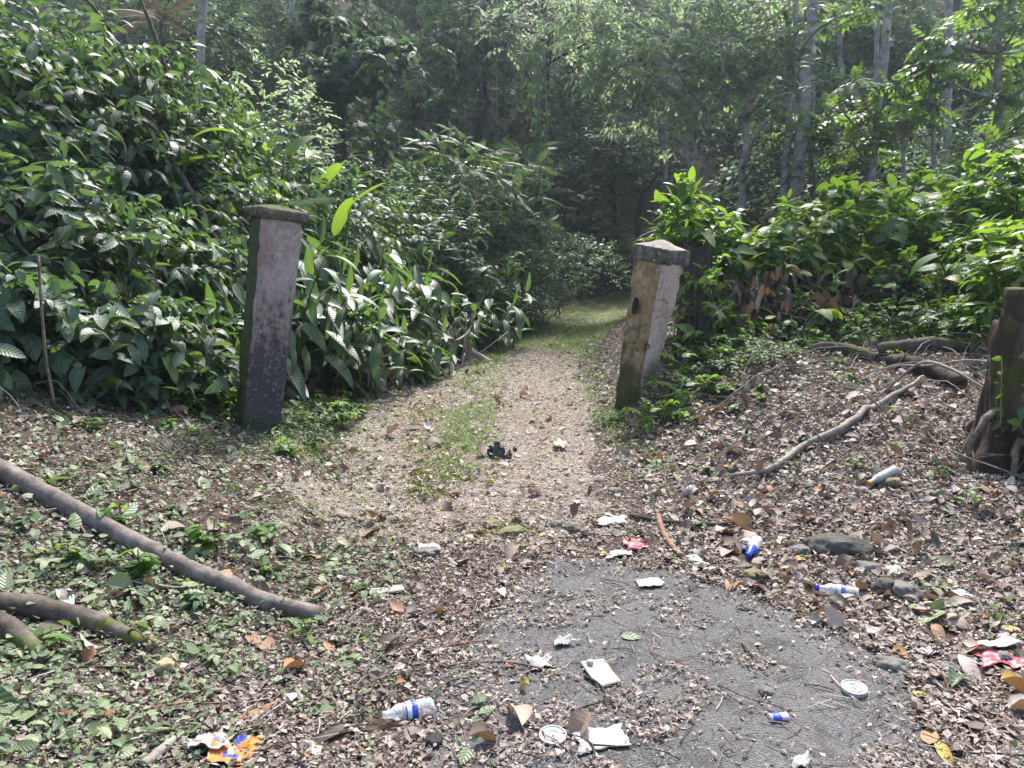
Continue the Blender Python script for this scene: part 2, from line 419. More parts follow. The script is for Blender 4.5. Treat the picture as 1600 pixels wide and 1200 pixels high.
def pillar_mat(name, kind):
    M = NT(name); co = M.coord('Object')
    sep = M.n('SeparateXYZ'); M.put(sep.inputs[0], co)
    a = M.noise(3.0, 6, .68, co); b = M.noise(17, 6, .7, co); c = M.noise(70, 3, .6, co)
    st = M.noise(5.5, 6, .7, M.scalev(co, (2.2, 2.2, .45)))
    z = M.math('DIVIDE', sep.outputs[2], 2.0)
    if kind == 'grey':
        base = M.ramp(b, [(.28, (.25, .20, .19)), (.5, (.37, .305, .29)), (.7, (.52, .45, .43))])
        base = M.mix(M.ramp(a, [(.45, (0, 0, 0)), (.65, (.7, .7, .7))]), base, (.25, .17, .135))
        # black mould, heavy over the lower two thirds
        k = M.math('ADD', M.math('MULTIPLY', st, .9), M.math('MULTIPLY', M.math('SUBTRACT', .66, z), .95))
        k = M.math('ADD', k, M.math('MULTIPLY', M.math('SUBTRACT', b, .5), 1.0))
        base = M.mix(M.ramp(k, [(.40, (0, 0, 0)), (.70, (.93, .93, .93))]), base, (.042, .042, .046))
        base = M.mix(M.ramp(M.noise(26, 6, .85, co), [(.56, (0, 0, 0)), (.64, (.75, .75, .75))]), base, (.36, .35, .35))
        mo = M.math('ADD', M.math('MULTIPLY', a, .7), M.math('MULTIPLY', M.math('SUBTRACT', .16, z), 1.2))
        base = M.mix(M.ramp(mo, [(.40, (0, 0, 0)), (.55, (.6, .6, .6))]), base, (.05, .06, .04))
    elif kind == 'pink':
        base = M.ramp(b, [(.28, (.36, .26, .215)), (.5, (.53, .40, .345)), (.7, (.64, .54, .48))])
        k = M.math('ADD', M.math('MULTIPLY', st, .9), M.math('MULTIPLY', M.math('SUBTRACT', b, .5), 1.3))
        base = M.mix(M.ramp(k, [(.50, (0, 0, 0)), (.68, (.85, .85, .85))]), base, (.07, .05, .04))
        base = M.mix(M.ramp(a, [(.50, (0, 0, 0)), (.64, (.65, .65, .65))]), base, (.27, .23, .16))
        base = M.mix(M.ramp(M.math('SUBTRACT', M.math('MULTIPLY', a, .8), z), [(.10, (0, 0, 0)), (.38, (.8, .8, .8))]), base, (.09, .085, .05))
    elif kind == 'ochre':
        q = M.noise(9, 6, .7, co)
        base = M.ramp(q, [(.28, (.12, .085, .055)), (.46, (.28, .19, .105)), (.6, (.40, .29, .175)), (.75, (.50, .38, .26))])
        base = M.mix(M.ramp(st, [(.50, (0, 0, 0)), (.64, (.7, .7, .7))]), base, (.10, .075, .05))
        k = M.math('ADD', M.math('MULTIPLY', a, .9), M.math('MULTIPLY', M.math('SUBTRACT', .40, z), .9))
        base = M.mix(M.ramp(k, [(.46, (0, 0, 0)), (.66, (.9, .9, .9))]), base, (.045, .055, .018))
        base = M.mix(M.ramp(b, [(.58, (0, 0, 0)), (.70, (.7, .7, .7))]), base, (.05, .04, .028))
    elif kind == 'mossgreen':
        base = M.ramp(b, [(.3, (.035, .045, .022)), (.55, (.075, .085, .035)), (.75, (.13, .12, .08))])
    else:   # cap
        base = M.ramp(b, [(.30, (.040, .037, .030)), (.5, (.115, .102, .085)), (.72, (.26, .24, .21))])
        base = M.mix(M.ramp(a, [(.46, (0, 0, 0)), (.60, (.8, .8, .8))]), base, (.065, .075, .030))
        base = M.mix(M.ramp(M.noise(16, 4, .6, co), [(.62, (0, 0, 0)), (.68, (.85, .85, .85))]), base, (.42, .42, .40))
        if kind == 'captop':
            base = M.mix(M.ramp(a, [(.35, (.9, .9, .9)), (.66, (.35, .35, .35))]), base, (.40, .34, .29))
    vo = M.n('TexVoronoi'); vo.feature = 'DISTANCE_TO_EDGE'; vo.inputs['Scale'].default_value = 3.4
    wv = M.n('Mix'); wv.data_type = 'VECTOR'; M.put(wv.inputs[0], .12); M.put(wv.inputs[4], co); M.put(wv.inputs[5], M.noise(5, 4, .7, co, out=1)); M.put(vo.inputs['Vector'], wv.outputs[1])
    crack = M.math('MULTIPLY', M.math('LESS_THAN', vo.outputs['Distance'], .009), M.math('GREATER_THAN', a, .52))
    base = M.mix(M.math('MULTIPLY', crack, .45), base, (.03, .026, .022))
    h = M.math('ADD', M.math('MULTIPLY', b, .6), M.math('ADD', M.math('MULTIPLY', c, .25), M.math('SUBTRACT', M.math('MULTIPLY', st, .6), M.math('MULTIPLY', crack, .6))))
    MATS[name] = M.end(M.bsdf(base, .92, .2, M.bump(h, .8, .02)))
for k in ('grey', 'pink', 'ochre', 'mossgreen', 'cap', 'captop'): pillar_mat('render_' + k, k)

def rock_mat(name, c0, c1, c2, moss=None):
    M = NT(name); co = M.coord('Object'); a = M.noise(9, 6, .65, co); b = M.noise(45, 4, .65, co)
    col = M.ramp(a, [(.3, c0), (.52, c1), (.72, c2)])
    if moss: col = M.mix(M.ramp(M.noise(5, 4, .6, co), [(.5, (0, 0, 0)), (.62, (.9, .9, .9))]), col, moss)
    MATS[name] = M.end(M.bsdf(col, .9, .25, M.bump(M.math('ADD', a, M.math('MULTIPLY', b, .5)), .8, .02)))
rock_mat('rock_grey', (.06, .056, .050), (.16, .15, .135), (.32, .31, .29))
rock_mat('rock_dark', (.025, .024, .020), (.075, .072, .062), (.17, .165, .15), (.06, .07, .03))
rock_mat('rock_yellow', (.16, .13, .07), (.32, .27, .16), (.48, .43, .30))
rock_mat('rock_black', (.012, .012, .012), (.035, .035, .036), (.09, .09, .09))
rock_mat('moss_rock', (.085, .08, .04), (.16, .15, .075), (.26, .245, .17))

def plain(name, col, rough=.5, spec=.4, dirt=.4, sc=30, dcol=(.16, .12, .09), **kw):
    M = NT(name); co = M.coord('Object'); a = M.noise(sc, 5, .7, co); b = M.noise(sc * .3, 4, .6, co)
    f = M.math('MULTIPLY', M.ramp(M.math('ADD', M.math('MULTIPLY', a, .6), M.math('MULTIPLY', b, .4)), [(.46, (0, 0, 0)), (.64, (1, 1, 1))]), dirt)
    MATS[name] = M.end(M.bsdf(M.mix(f, col, dcol), rough, spec, M.bump(a, .25, .003), **kw)); return MATS[name]
plain('white_plastic', (.38, .385, .385), .4, .45, .55)
plain('paper_white', (.33, .315, .30), .8, .2, .6)
plain('carton_grey', (.29, .275, .24), .6, .35, .6, 40, (.22, .17, .11))
plain('carton_pale', (.33, .315, .30), .6, .35, .55, 60, (.25, .20, .17))
plain('foam_strip', (.36, .35, .30), .8, .2, .35)
plain('blue_plastic', (.012, .05, .50), .25, .55, .06)
plain('blue_label', (.035, .06, .42), .4, .45, .12)
plain('purple_label', (.16, .10, .48), .4, .45, .15)
plain('pale_label', (.52, .70, .80), .4, .45, .15)
plain('orange_print', (.55, .17, .03), .5, .4, .2)
plain('red_film', (.42, .05, .075), .35, .5, .2)
plain('blue_film', (.45, .55, .72), .35, .5, .2)
plain('silver_film', (.50, .50, .56), .35, .6, .2, Metallic=.4)
plain('rust_bottle', (.55, .16, .03), .5, .4, .4)
plain('ochre_clay', (.66, .32, .04), .5, .4, .3)
plain('charcoal', (.012, .012, .012), .9, .2, .2, 60, (.05, .05, .05))
plain('soot_film', (.045, .045, .05), .5, .4, .35, 60, (.20, .20, .20))
def clear_mat():
    M = NT('clear_plastic'); co = M.coord('Object')
    nz = M.noise(38, 4, .7, co)
    p = M.bsdf((.80, .80, .80), .18, .6, M.bump(nz, .6, .01))
    t = M.n('BsdfTransparent'); M.put(t.inputs[0], (.93, .94, .94))
    fr = M.n('LayerWeight'); fr.inputs[0].default_value = .35
    f = M.math('ADD', M.math('MULTIPLY', fr.outputs[1], .45), M.math('ADD', .22, M.math('MULTIPLY', M.ramp(nz, [(.46, (0, 0, 0)), (.62, (1, 1, 1))]), .35)))
    mx = M.n('MixShader'); M.put(mx.inputs[0], f); M.t.links.new(t.outputs[0], mx.inputs[1]); M.t.links.new(p, mx.inputs[2])
    MATS['clear_plastic'] = M.end(mx.outputs[0])
clear_mat()
# ------------------------------------------------------------------ ground sheet, drive, road
def axis(segs):
    out = [segs[0][0]]
    for a, b, st in segs:
        n = max(1, int(round((b - a) / st))); out += list(a + (b - a) * (np.arange(n) + 1) / n)
    return np.array(out)
gx = axis([(-90, -30, 6), (-30, -12, 1.2), (-12, -6, .3), (-6, -4, .1), (-4, 5, .045), (5, 7, .1), (7, 14, .3), (14, 34, 1.2), (34, 90, 6)])
gy = axis([(-30, -6, 4), (-6, 1, .7), (1, 2, .1), (2, 9, .045), (9, 14, .09), (14, 26, .22), (26, 50, .8), (50, 120, 5)])
GX, GY = np.meshgrid(gx, gy)
GZ = ground_h(GX, GY)
nxg, nyg = len(gx), len(gy)
V = np.stack([GX, GY, GZ], -1).reshape(-1, 3)
ii = (np.arange(nyg - 1)[:, None] * nxg + np.arange(nxg - 1)[None]).ravel()
Fq = np.stack([ii, ii + 1, ii + nxg + 1, ii + nxg], -1)
A = Acc(); A.add(V, {4: Fq})
ground = A.build('ground', MATS['soil']); tag(ground, kind='structure')

def inpoly(x, y, poly):
    c = np.zeros(x.shape, bool); n = len(poly)
    for a in range(n):
        x1, y1 = poly[a]; x2, y2 = poly[(a + 1) % n]
        if y1 == y2: continue
        c ^= ((y1 > y) != (y2 > y)) & (x < (x2 - x1) * (y - y1) / (y2 - y1) + x1)
    return c
ROADPOLY = [tuple(on_ground(*p)[:2]) for p in [(745, 1010), (790, 950), (825, 905), (862, 868), (930, 872), (1060, 893), (1150, 915), (1230, 945), (1330, 1000), (1420, 1060), (1470, 1200)]] + [(1.9, 1.0), (2.6, -6), (-1.6, -6), (-.9, 1.2)] + [tuple(on_ground(*p)[:2]) for p in [(640, 1200), (700, 1080)]]
cx = V[Fq].mean(1)
wx = cx[:, 0] + .28 * fbm(cx[:, 0] * 3, cx[:, 1] * 3, seed=21); wy = cx[:, 1] + .28 * fbm(cx[:, 0] * 3, cx[:, 1] * 3, seed=22)
def road_mask(x, y):
    return inpoly(x + .28 * fbm(x * 3, y * 3, seed=21), y + .28 * fbm(x * 3, y * 3, seed=22), ROADPOLY)
def path_mask(x, y):
    u = x - path_x(y) + .7 * fbm(x * 1.6, y * 1.6, seed=31)
    return (np.abs(u) < 1.0 + .25 * sstep(6, 8.5, y)) & (y + 1.6 * fbm(x * 1.7, y * 1.7, seed=33) > 4.35) & (y < 32)
def sheet_on_ground(name, mask, lift, mat):
    f = Fq[mask]; ids, inv = np.unique(f, return_inverse=True)
    v = V[ids].copy(); v[:, 2] += lift
    A = Acc(); A.add(v, {4: inv.reshape(-1, 4)})
    return tag(A.build(name, mat), kind='structure')
sheet_on_ground('road', road_mask(cx[:, 0], cx[:, 1]), .006, MATS['asphalt'])
sheet_on_ground('path', path_mask(cx[:, 0], cx[:, 1]) & ~road_mask(cx[:, 0], cx[:, 1]), .005, MATS['path_gravel'])

def nrm_at(x, y, e=.04):
    x = np.asarray(x, float); y = np.asarray(y, float)
    dx = (ground_h(x + e, y) - ground_h(x - e, y)) / (2 * e); dy = (ground_h(x, y + e) - ground_h(x, y - e)) / (2 * e)
    n = np.stack([-dx, -dy, np.ones_like(dx)], -1); return n / np.linalg.norm(n, axis=-1, keepdims=True)

LAND = []      # (phrase, x, y): things that labels may point to
def landmark(phrase, p): LAND.append((phrase, float(p[0]), float(p[1])))
# ------------------------------------------------------------------ gate pillars
def skin_shaft(bot, top, mats_by_face, nz=34, ns=9, rough=.014, seed=0, taper_pow=1.0):
    """four-sided shaft between two quads (L, F, R, B); one material index per face"""
    A = Acc(); bot = np.array(bot, float); top = np.array(top, float)
    for k in range(4):
        a0, b0, a1, b1 = bot[k], bot[(k + 1) % 4], top[k], top[(k + 1) % 4]
        u = np.linspace(0, 1, ns)[None, :, None]; v = np.linspace(0, 1, nz)[:, None, None]
        P = (a0 * (1 - u) + b0 * u) * (1 - v) + (a1 * (1 - u) + b1 * u) * v
        c = (bot.mean(0) * (1 - v) + top.mean(0) * v)
        out = P - c; out[..., 2] = 0; out /= np.maximum(np.linalg.norm(out, axis=-1, keepdims=True), 1e-6)
        edge = np.abs(u[..., 0] * 2 - 1) ** 6
        d = rough * 2 * fbm(P[..., 0] * 6, P[..., 1] * 6, P[..., 2] * 6, seed=seed) + rough * fbm(P[..., 0] * 22, P[..., 1] * 22, P[..., 2] * 22, seed=seed + 5)
        chip = -np.maximum(0, fbm(P[..., 0] * 9, P[..., 1] * 9, P[..., 2] * 9, seed=seed + 9) - .02) * .16 * edge
        P = P + out * (d + chip - .012 * edge)[..., None]
        i = (np.arange(nz - 1)[:, None] * ns + np.arange(ns - 1)[None]).ravel()
        A.add(P.reshape(-1, 3), {4: np.stack([i, i + 1, i + ns + 1, i + ns], -1)}, mat=mats_by_face[k])
    return A
def slab(quad, z0, z1, over, top_over, peak, seed=0, n=12):
    """cap: overhanging slab with a worn low pyramid on top; quad = (L,F,R,B) at z0"""
    q = np.array(quad, float); c = q.mean(0)
    def ring(s, z):
        pts = []
        d = q - c; L = np.linalg.norm(d[:, :2], axis=1, keepdims=True); qq = c + d * (1 + s / L); qq[:, 2] = 0
        for k in range(4):
            for t in np.arange(n) / n: pts.append(qq[k] * (1 - t) + qq[(k + 1) % 4] * t)
        P = np.array(pts); P[:, 2] = z
        P[:, 2] += 0
        return P
    rings = [ring(-.10, z0 - .002), ring(over * .55, z0), ring(over, z0 + .018), ring(over + .006, z0 + (z1 - z0) * .5), ring(over, z1 - .012), ring(over - .02, z1)]
    for f in (.75, .5, .25, .06):
        r = ring(over - .02, z1); cc = c.copy(); cc[2] = 0
        r[:, :2] = cc[:2] + (r[:, :2] - cc[:2]) * f; r[:, 2] = z1 + peak * (1 - f); rings.append(r)
    P = np.concatenate(rings)
    ex = (.022 * 2 * fbm(P[:, 0] * 9, P[:, 1] * 9, P[:, 2] * 9, seed=seed) - .10 * np.maximum(0, fbm(P[:, 0] * 5, P[:, 1] * 5, P[:, 2] * 5, seed=seed + 1) - .08))[:, None]
    ctr = np.array([c[0], c[1], (z0 + z1) / 2]); P = P + (P - ctr) * ex * 4
    P[:, 2] += .014 * 2 * fbm(P[:, 0] * 14, P[:, 1] * 14, P[:, 2] * 14, seed=seed + 3) * (P[:, 2] > z0 + .01)
    m = 4 * n; f = []; 
    A = Acc(); i = np.arange(m); k = (i + 1) % m
    fs = [np.stack([r * m + i, r * m + k, (r + 1) * m + k, (r + 1) * m + i], -1) for r in range(len(rings) - 1)]
    A.add(P, {4: np.concatenate(fs[:5])}, mat=0)
    A.add(P, {4: np.concatenate(fs[5:])}, mat=1)
    topc = len(rings) - 1
    A.add(np.vstack([P[topc * m:], [c[0], c[1], z1 + peak]]), {3: [(a, (a + 1) % m, m) for a in range(m)]}, mat=1)
    return A

# the tall grey pillar at the left of the drive, leaning right
pL = on_ground(402, 672)
rootL = empty('gate_pillar', pL, 0, 'tall grey gate pillar black with mould, leaning at the left side of the drive', 'gate pillar', 'old gate pillars')
def rotq(w, d, a, cx=0, cy=0, z=0):
    c, s = math.cos(a), math.sin(a)
    return [(cx + x * c - y * s, cy + x * s + y * c, z) for x, y in ((-w/2, d/2), (-w/2, -d/2), (w/2, -d/2), (w/2, d/2))]
ang = rad(33)
rootL.rotation_euler = (rad(1.5), rad(7.6), 0); rootL.scale = (.88, .88, .865)
b4 = rotq(.35, .31, ang, -.005, 0, -.25); t4 = rotq(.385, .34, ang, .02, .0, 1.96)
# faces in order: left side, front, right side, back
skin_shaft(b4, t4, (2, 0, 0, 2), seed=4, rough=.012).build('shaft', [MATS['render_grey'], MATS['render_pink'], MATS['render_mossgreen']], rootL)
slab(t4, 1.95, 2.045, .042, 0, .04, seed=8).build('cap', [MATS['render_cap'], MATS['render_mossgreen']], rootL)
landmark('the tall grey pillar', pL)

# the shorter pink and ochre pillar at the right
pR = on_ground(985, 630)
rootR = empty('gate_pillar', pR, 0, 'shorter gate pillar with a pink face and a rotten ochre face, tilting at the right of the drive', 'gate pillar', 'old gate pillars')
rootR.rotation_euler = (rad(7), rad(8.3), 0)
b4 = [(-.165, .02, -.25), (.045, -.20, -.25), (.17, -.02, -.25), (-.02, .2, -.25)]
t4 = [(-.215, .16, 1.45), (.035, -.06, 1.45), (.315, .16, 1.45), (.05, .40, 1.45)]
skin_shaft(b4, t4, (1, 0, 2, 2), seed=14, rough=.02).build('shaft', [MATS['render_pink'], MATS['render_ochre'], MATS['render_mossgreen']], rootR)
slab(t4, 1.42, 1.57, .022, 0, .075, seed=18).build('cap', [MATS['render_cap'], MATS['render_captop']], rootR)
A = Acc()
for (x, y, z, w, h, s) in ((-.125, .0, .98, .035, .085, 1), (.035, -.125, .62, .022, .035, 2)):
    th = np.linspace(0, 2 * math.pi, 15)[:-1]
    # dark rotted hollows: shallow bowls let into the ochre face
    d = unit((.25, -.22, 0)); nrm = unit((-.66, -.75, 0)); P = []
    for r_, o in ((1.1, .012), (.85, -.004), (.45, -.03)):
        for t in th:
            rr = r_ * (1 + .3 * (vnoise(np.array([t * 2]), np.array([s * 3.]))[0] - .5)); P.append(np.array([x, y, z]) + d * w * rr * math.cos(t) + np.array([0, 0, h * rr * math.sin(t)]) + nrm * o)
    P.append(np.array([x, y, z]) - nrm * .035)
    m = 14; i = np.arange(m); k = (i + 1) % m
    A.add(P, {4: np.concatenate([np.stack([r * m + i, r * m + k, (r + 1) * m + k, (r + 1) * m + i], -1) for r in (0, 1)]), 3: [(2 * m + a, 2 * m + (a + 1) % m, 3 * m) for a in range(m)]})
A.build('rot_hollow', MATS['dark_bark'], rootR)
landmark('the pink and ochre pillar', pR)
twg = Acc()
twg.tube(curve((.03, -.16, 1.62), (.24, .03, 1.71), (0, 0, .01), 6), .006, 5)
o = twg.build('twig', MATS['pale_twig'], loc=pR + np.array([-.03, -.05, .01])); tag(o, 'pale twig lying across the cap of the shorter pink pillar', 'twig')

# ------------------------------------------------------------------ litter and rubbish
def frame_obj(name, p, xdir, up, label, cat, group=None):
    o = empty(name, (0, 0, 0), 0, label, cat, group)
    x = unit(xdir); z = unit(np.asarray(up) - x * np.dot(up, x)); y = np.cross(z, x)
    o.matrix_world = Matrix(((x[0], y[0], z[0], p[0]), (x[1], y[1], z[1], p[1]), (x[2], y[2], z[2], p[2]), (0, 0, 0, 1)))
    return o
def lathe(A, prof, sides=20, crumple=0, seed=0, mat=0, cap=True, squash=1):
    pts = np.array([(x, 0, 0) for x, r in prof]); r = np.array([r for x, r in prof])
    B = Acc(); B.tube(pts, np.maximum(r, 1e-4), sides, cap=cap)
    v = B.v[0]
    if crumple:
        n = fbm(v[:, 0] * 26, v[:, 1] * 40, v[:, 2] * 40, seed=seed, oct=2)
        v[:, 1:] *= (1 + crumple * 2 * n)[:, None]
    v[:, 2] *= squash
    A.add(v, {k: np.concatenate(B.f[k]) for k in (3, 4) if B.f[k]}, mat=mat)
    return A
def bottle(px0, px1, label, r=.031, body='clear_plastic', cap='blue_plastic', lab='purple_label', neck=None, crumple=.12, seed=0, min_len=.17, squash=.85, max_len=.24):
    a, b = on_ground(*px0), on_ground(*px1); L = min(max(np.linalg.norm(b - a), min_len), max_len)
    up = nrm_at(a[0], a[1]); p = a + up * (r * squash + .004)
    o = frame_obj('plastic_bottle', p, b - a, up, label, 'plastic bottle', 'discarded plastic bottles')
    k = r
    prof = [(0, .45 * k), (.012, .45 * k), (.02, .5 * k), (.16 * L, .55 * k), (.24 * L, .85 * k), (.32 * L, k)]
    for j in range(7):
        x = .34 * L + j * .085 * L; prof += [(x, k * 1.0), (x + .03 * L, k * .93), (x + .05 * L, k)]
    prof += [(.96 * L, .95 * k), (.99 * L, .75 * k), (L, .5 * k)]
    lathe(Acc(), prof, 20, crumple, seed, squash=squash).build('bottle_body', MATS[body], o)
    if cap:
        lathe(Acc(), [(-.014, .40 * k), (-.013, .47 * k), (.004, .49 * k), (.005, .42 * k)], 16).build('bottle_cap', MATS[cap], o)
    if neck:
        lathe(Acc(), [(.006, .50 * k), (.16 * L, .60 * k), (.26 * L, .96 * k), (.36 * L, 1.04 * k)], 20, crumple * .5, seed, cap=False, squash=squash).build('coloured_neck', MATS[neck], o)
    if lab:
        A = Acc(); kk = 1.045 * k
        lathe(A, [(.44 * L, kk), (.52 * L, kk), (.60 * L, kk * .98), (.66 * L, kk)], 24, crumple * .8, seed, mat=0, cap=False, squash=squash)
        lathe(A, [(.46 * L, kk * 1.012), (.50 * L, kk * 1.012), (.545 * L, kk * 1.008)], 24, crumple * .8, seed, mat=1, cap=False, squash=squash)
        # white zigzag mark on the label
        th = np.linspace(.9, 2.2, 7); zz = [(.60 + (.03 if i % 2 else -.02)) * L for i in range(7)]
        A.tube([(z, math.cos(t) * kk * 1.03, math.sin(t) * kk * 1.03 * squash) for z, t in zip(zz, th)], .0022, 4, mat=2)
        A.build('label_wrap', [MATS[lab], MATS['pale_label'], MATS['white_plastic']], o)
    return o, a
_, a = bottle((598, 1133), (678, 1116), 'clear crumpled bottle without a cap, blue label, on the bare soil at the bottom', cap=None, lab='blue_label', seed=2, r=.034); landmark('the capless clear bottle', a)
_, a = bottle((1277, 928), (1340, 938), 'clear bottle with blue cap and purple label at the edge of the asphalt', seed=5, r=.033); landmark('the blue-capped clear bottle', a)
_, a = bottle((1168, 877), (1184, 851), 'bottle with a bright blue neck pointing at the viewer, in leaf litter', neck='blue_plastic', lab=None, seed=8, r=.032, crumple=.05, squash=1); landmark('the blue-necked bottle', a)
_, a = bottle((1360, 762), (1402, 741), 'pale clear bottle with an orange cap end lying on a big brown leaf', cap='ochre_clay', lab=None, seed=9, r=.036, crumple=.1, body='white_plastic'); landmark('the orange-capped bottle', a)
# small white bottle on the mound foot
a = on_ground(1073, 778)
o = frame_obj('medicine_bottle', a + np.array([0, 0, .03]), (.1, -.5, .5), (0, -.7, .7), 'small white translucent bottle propped upright in the litter below the pink pillar', 'bottle')
lathe(Acc(), [(-.04, .02), (-.038, .024), (.045, .025), (.055, .017), (.058, .012), (.07, .012)], 16).build('bottle_body', MATS['white_plastic'], o)
lathe(Acc(), [(.0705, .014), (.071, .016), (.088, .0155), (.089, .014)], 14).build('bottle_cap', MATS['clear_plastic'], o)
landmark('the small white bottle', a)

CLEAR = []
def lid(px, r, label, mat, tilt=(0, 0), stack=1):
    a = on_ground(*px); CLEAR.append((a[0], a[1], r * 1.1)); up = unit(nrm_at(a[0], a[1]) + np.array([tilt[0], tilt[1], 0]))
    o = frame_obj('cup_lid', a + up * .016, (1, 0, 0), up, label, 'lid', 'discarded drink lids')
    def ringed(z0, name):
        prof = [(r, -.004), (r * 1.02, .001), (r, .005), (r * .93, .005), (r * .90, .001), (r * .66, .001), (r * .62, .004), (r * .52, .004), (r * .48, .001), (.001, .001)]
        th = np.arange(36) / 36 * 2 * math.pi
        P = np.concatenate([np.stack([q * np.cos(th), q * np.sin(th), 0 * th + z + z0], -1) for q, z in prof])
        m = 36; i = np.arange(m); k = (i + 1) % m
        A = Acc(); A.add(P, {4: np.concatenate([np.stack([j * m + i, j * m + k, (j + 1) * m + k, (j + 1) * m + i], -1) for j in range(len(prof) - 1)])})
        # straw slot: a raised cross
        for t in (.6, .6 + math.pi / 2): A.tube([(-.12 * r * math.cos(t), -.2 * r * math.sin(t), z0 + .002), (.12 * r * math.cos(t), .12 * r * math.sin(t), z0 + .002)], .0022, 4)
        A.build(name, MATS[mat], o)
    for s in range(stack): ringed(.007 * s, 'lid_disc')
    return a
landmark('the white lid stack', lid((1333, 1084), .047, 'stack of white drink lids lying on the asphalt', 'white_plastic', (.05, -.1), 2))
landmark('the round cup lid', lid((864, 1156), .047, 'single round pale lid on the soil beside a torn white carton', 'white_plastic', (-.08, -.12)))

def flat_sheet(corners, thick, amp, nx, ny, seed=0, lift=.012, jag=0., curl=0.):
    """sheet spanned by four photo points on the ground (tl, tr, br, bl), with thickness"""
    P4 = np.array([on_ground(*c) for c in corners])
    u = np.linspace(0, 1, nx)[None, :, None]; v = np.linspace(0, 1, ny)[:, None, None]
    P = (P4[0] * (1 - u) + P4[1] * u) * (1 - v) + (P4[3] * (1 - u) + P4[2] * u) * v
    size = np.linalg.norm(P4[1] - P4[3]); fr = 3.0 / size
    if jag:
        c = P.mean((0, 1)); e = np.maximum(np.abs(u * 2 - 1), np.abs(v * 2 - 1)) ** 2
        P = P + (P - c) * e * jag * 2 * fbm(P[..., 0] * fr * 2.4, P[..., 1] * fr * 2.4, seed=seed + 2)[..., None]
    g = ground_h(P[..., 0], P[..., 1], False)
    P[..., 2] = np.maximum(P[..., 2], g) + lift + amp * (2 * np.abs(fbm(P[..., 0] * fr, P[..., 1] * fr, seed=seed)) * 2 + fbm(P[..., 0] * fr * 3, P[..., 1] * fr * 3, seed=seed + 1)) + curl * (np.abs(u[..., 0] * 2 - 1) ** 3)
    c = P.mean((0, 1)); c[2] = P[..., 2].min() - lift
    P = P - c
    Q = P.copy(); Q[..., 2] -= thick
    i = (np.arange(ny - 1)[:, None] * nx + np.arange(nx - 1)[None]).ravel()
    top = np.stack([i, i + nx, i + nx + 1, i + 1], -1); n = nx * ny
    rim = list(range(nx)) + [r * nx + nx - 1 for r in range(1, ny)] + [(ny - 1) * nx + k for k in range(nx - 2, -1, -1)] + [r * nx for r in range(ny - 2, 0, -1)]
    side = [(rim[k], rim[(k + 1) % len(rim)], rim[(k + 1) % len(rim)] + n, rim[k] + n) for k in range(len(rim))]
    return np.concatenate([P.reshape(-1, 3), Q.reshape(-1, 3)]), {'top': top, 'all': np.concatenate([top, top[:, ::-1] + n, np.array(side)])}, c
def litter_sheet(name, corners, mat, label, cat, thick=.002, amp=.006, nx=14, ny=10, seed=0, group=None, mats=None, patch=None, **k):
    P, f, c = flat_sheet(corners, thick, amp, nx, ny, seed, **k)
    CLEAR.append((c[0], c[1], .45 * min(np.ptp(P[:, 0]), np.ptp(P[:, 1]) * 1.3)))
    A = Acc()
    if patch is None: A.add(P, {4: f['all']})
    else:
        nt = len(f['top']); m = np.array([patch(q % (nx - 1), q // (nx - 1), nx - 1, ny - 1) for q in range(nt)])
        for mm in sorted(set(m)): A.add(P, {4: f['top'][m == mm]}, mat=int(mm))
        A.add(P, {4: f['all'][nt:]})
    o = A.build(name, [MATS[q] for q in (mats or [mat])], loc=c)
    tag(o, label, cat, group); return o, c
# flattened drink carton with its screw cap
c1 = [(906, 1042), (942, 1037), (971, 1074), (935, 1080)]
r_ = empty('drink_carton', on_ground(938, 1060), 0, 'flattened grey drink carton with a round screw cap at one corner', 'carton')
o, c = litter_sheet('panel', c1, 'carton_grey', None, None, .004, .004, 12, 10, seed=3); o.parent = r_; o.location = Vector(c) - r_.location
q = on_ground(922, 1046) - np.array(r_.location); A = Acc(); A.tube([(0, 0, .012), (0, 0, .036), (0, 0, .038)], (.013, .013, .011), 14); A.build('screw_cap', MATS['white_plastic'], r_, loc=q)
landmark('the grey drink carton', c)
o, c = litter_sheet('carton_sheet', [(890, 1152), (968, 1142), (986, 1172), (905, 1184)], 'carton_pale', 'torn white carton sheet lying near the round lid at the bottom', 'carton', .003, .006, 16, 10, seed=6, jag=.35); landmark('the torn white carton', c)
o, c = litter_sheet('foam_strip', [(576, 926), (628, 920), (632, 928), (578, 936)], 'foam_strip', 'cream foam strip with toothed edge lying on the green litter', 'foam strip', .012, .003, 14, 5, seed=7); landmark('the cream foam strip', c)
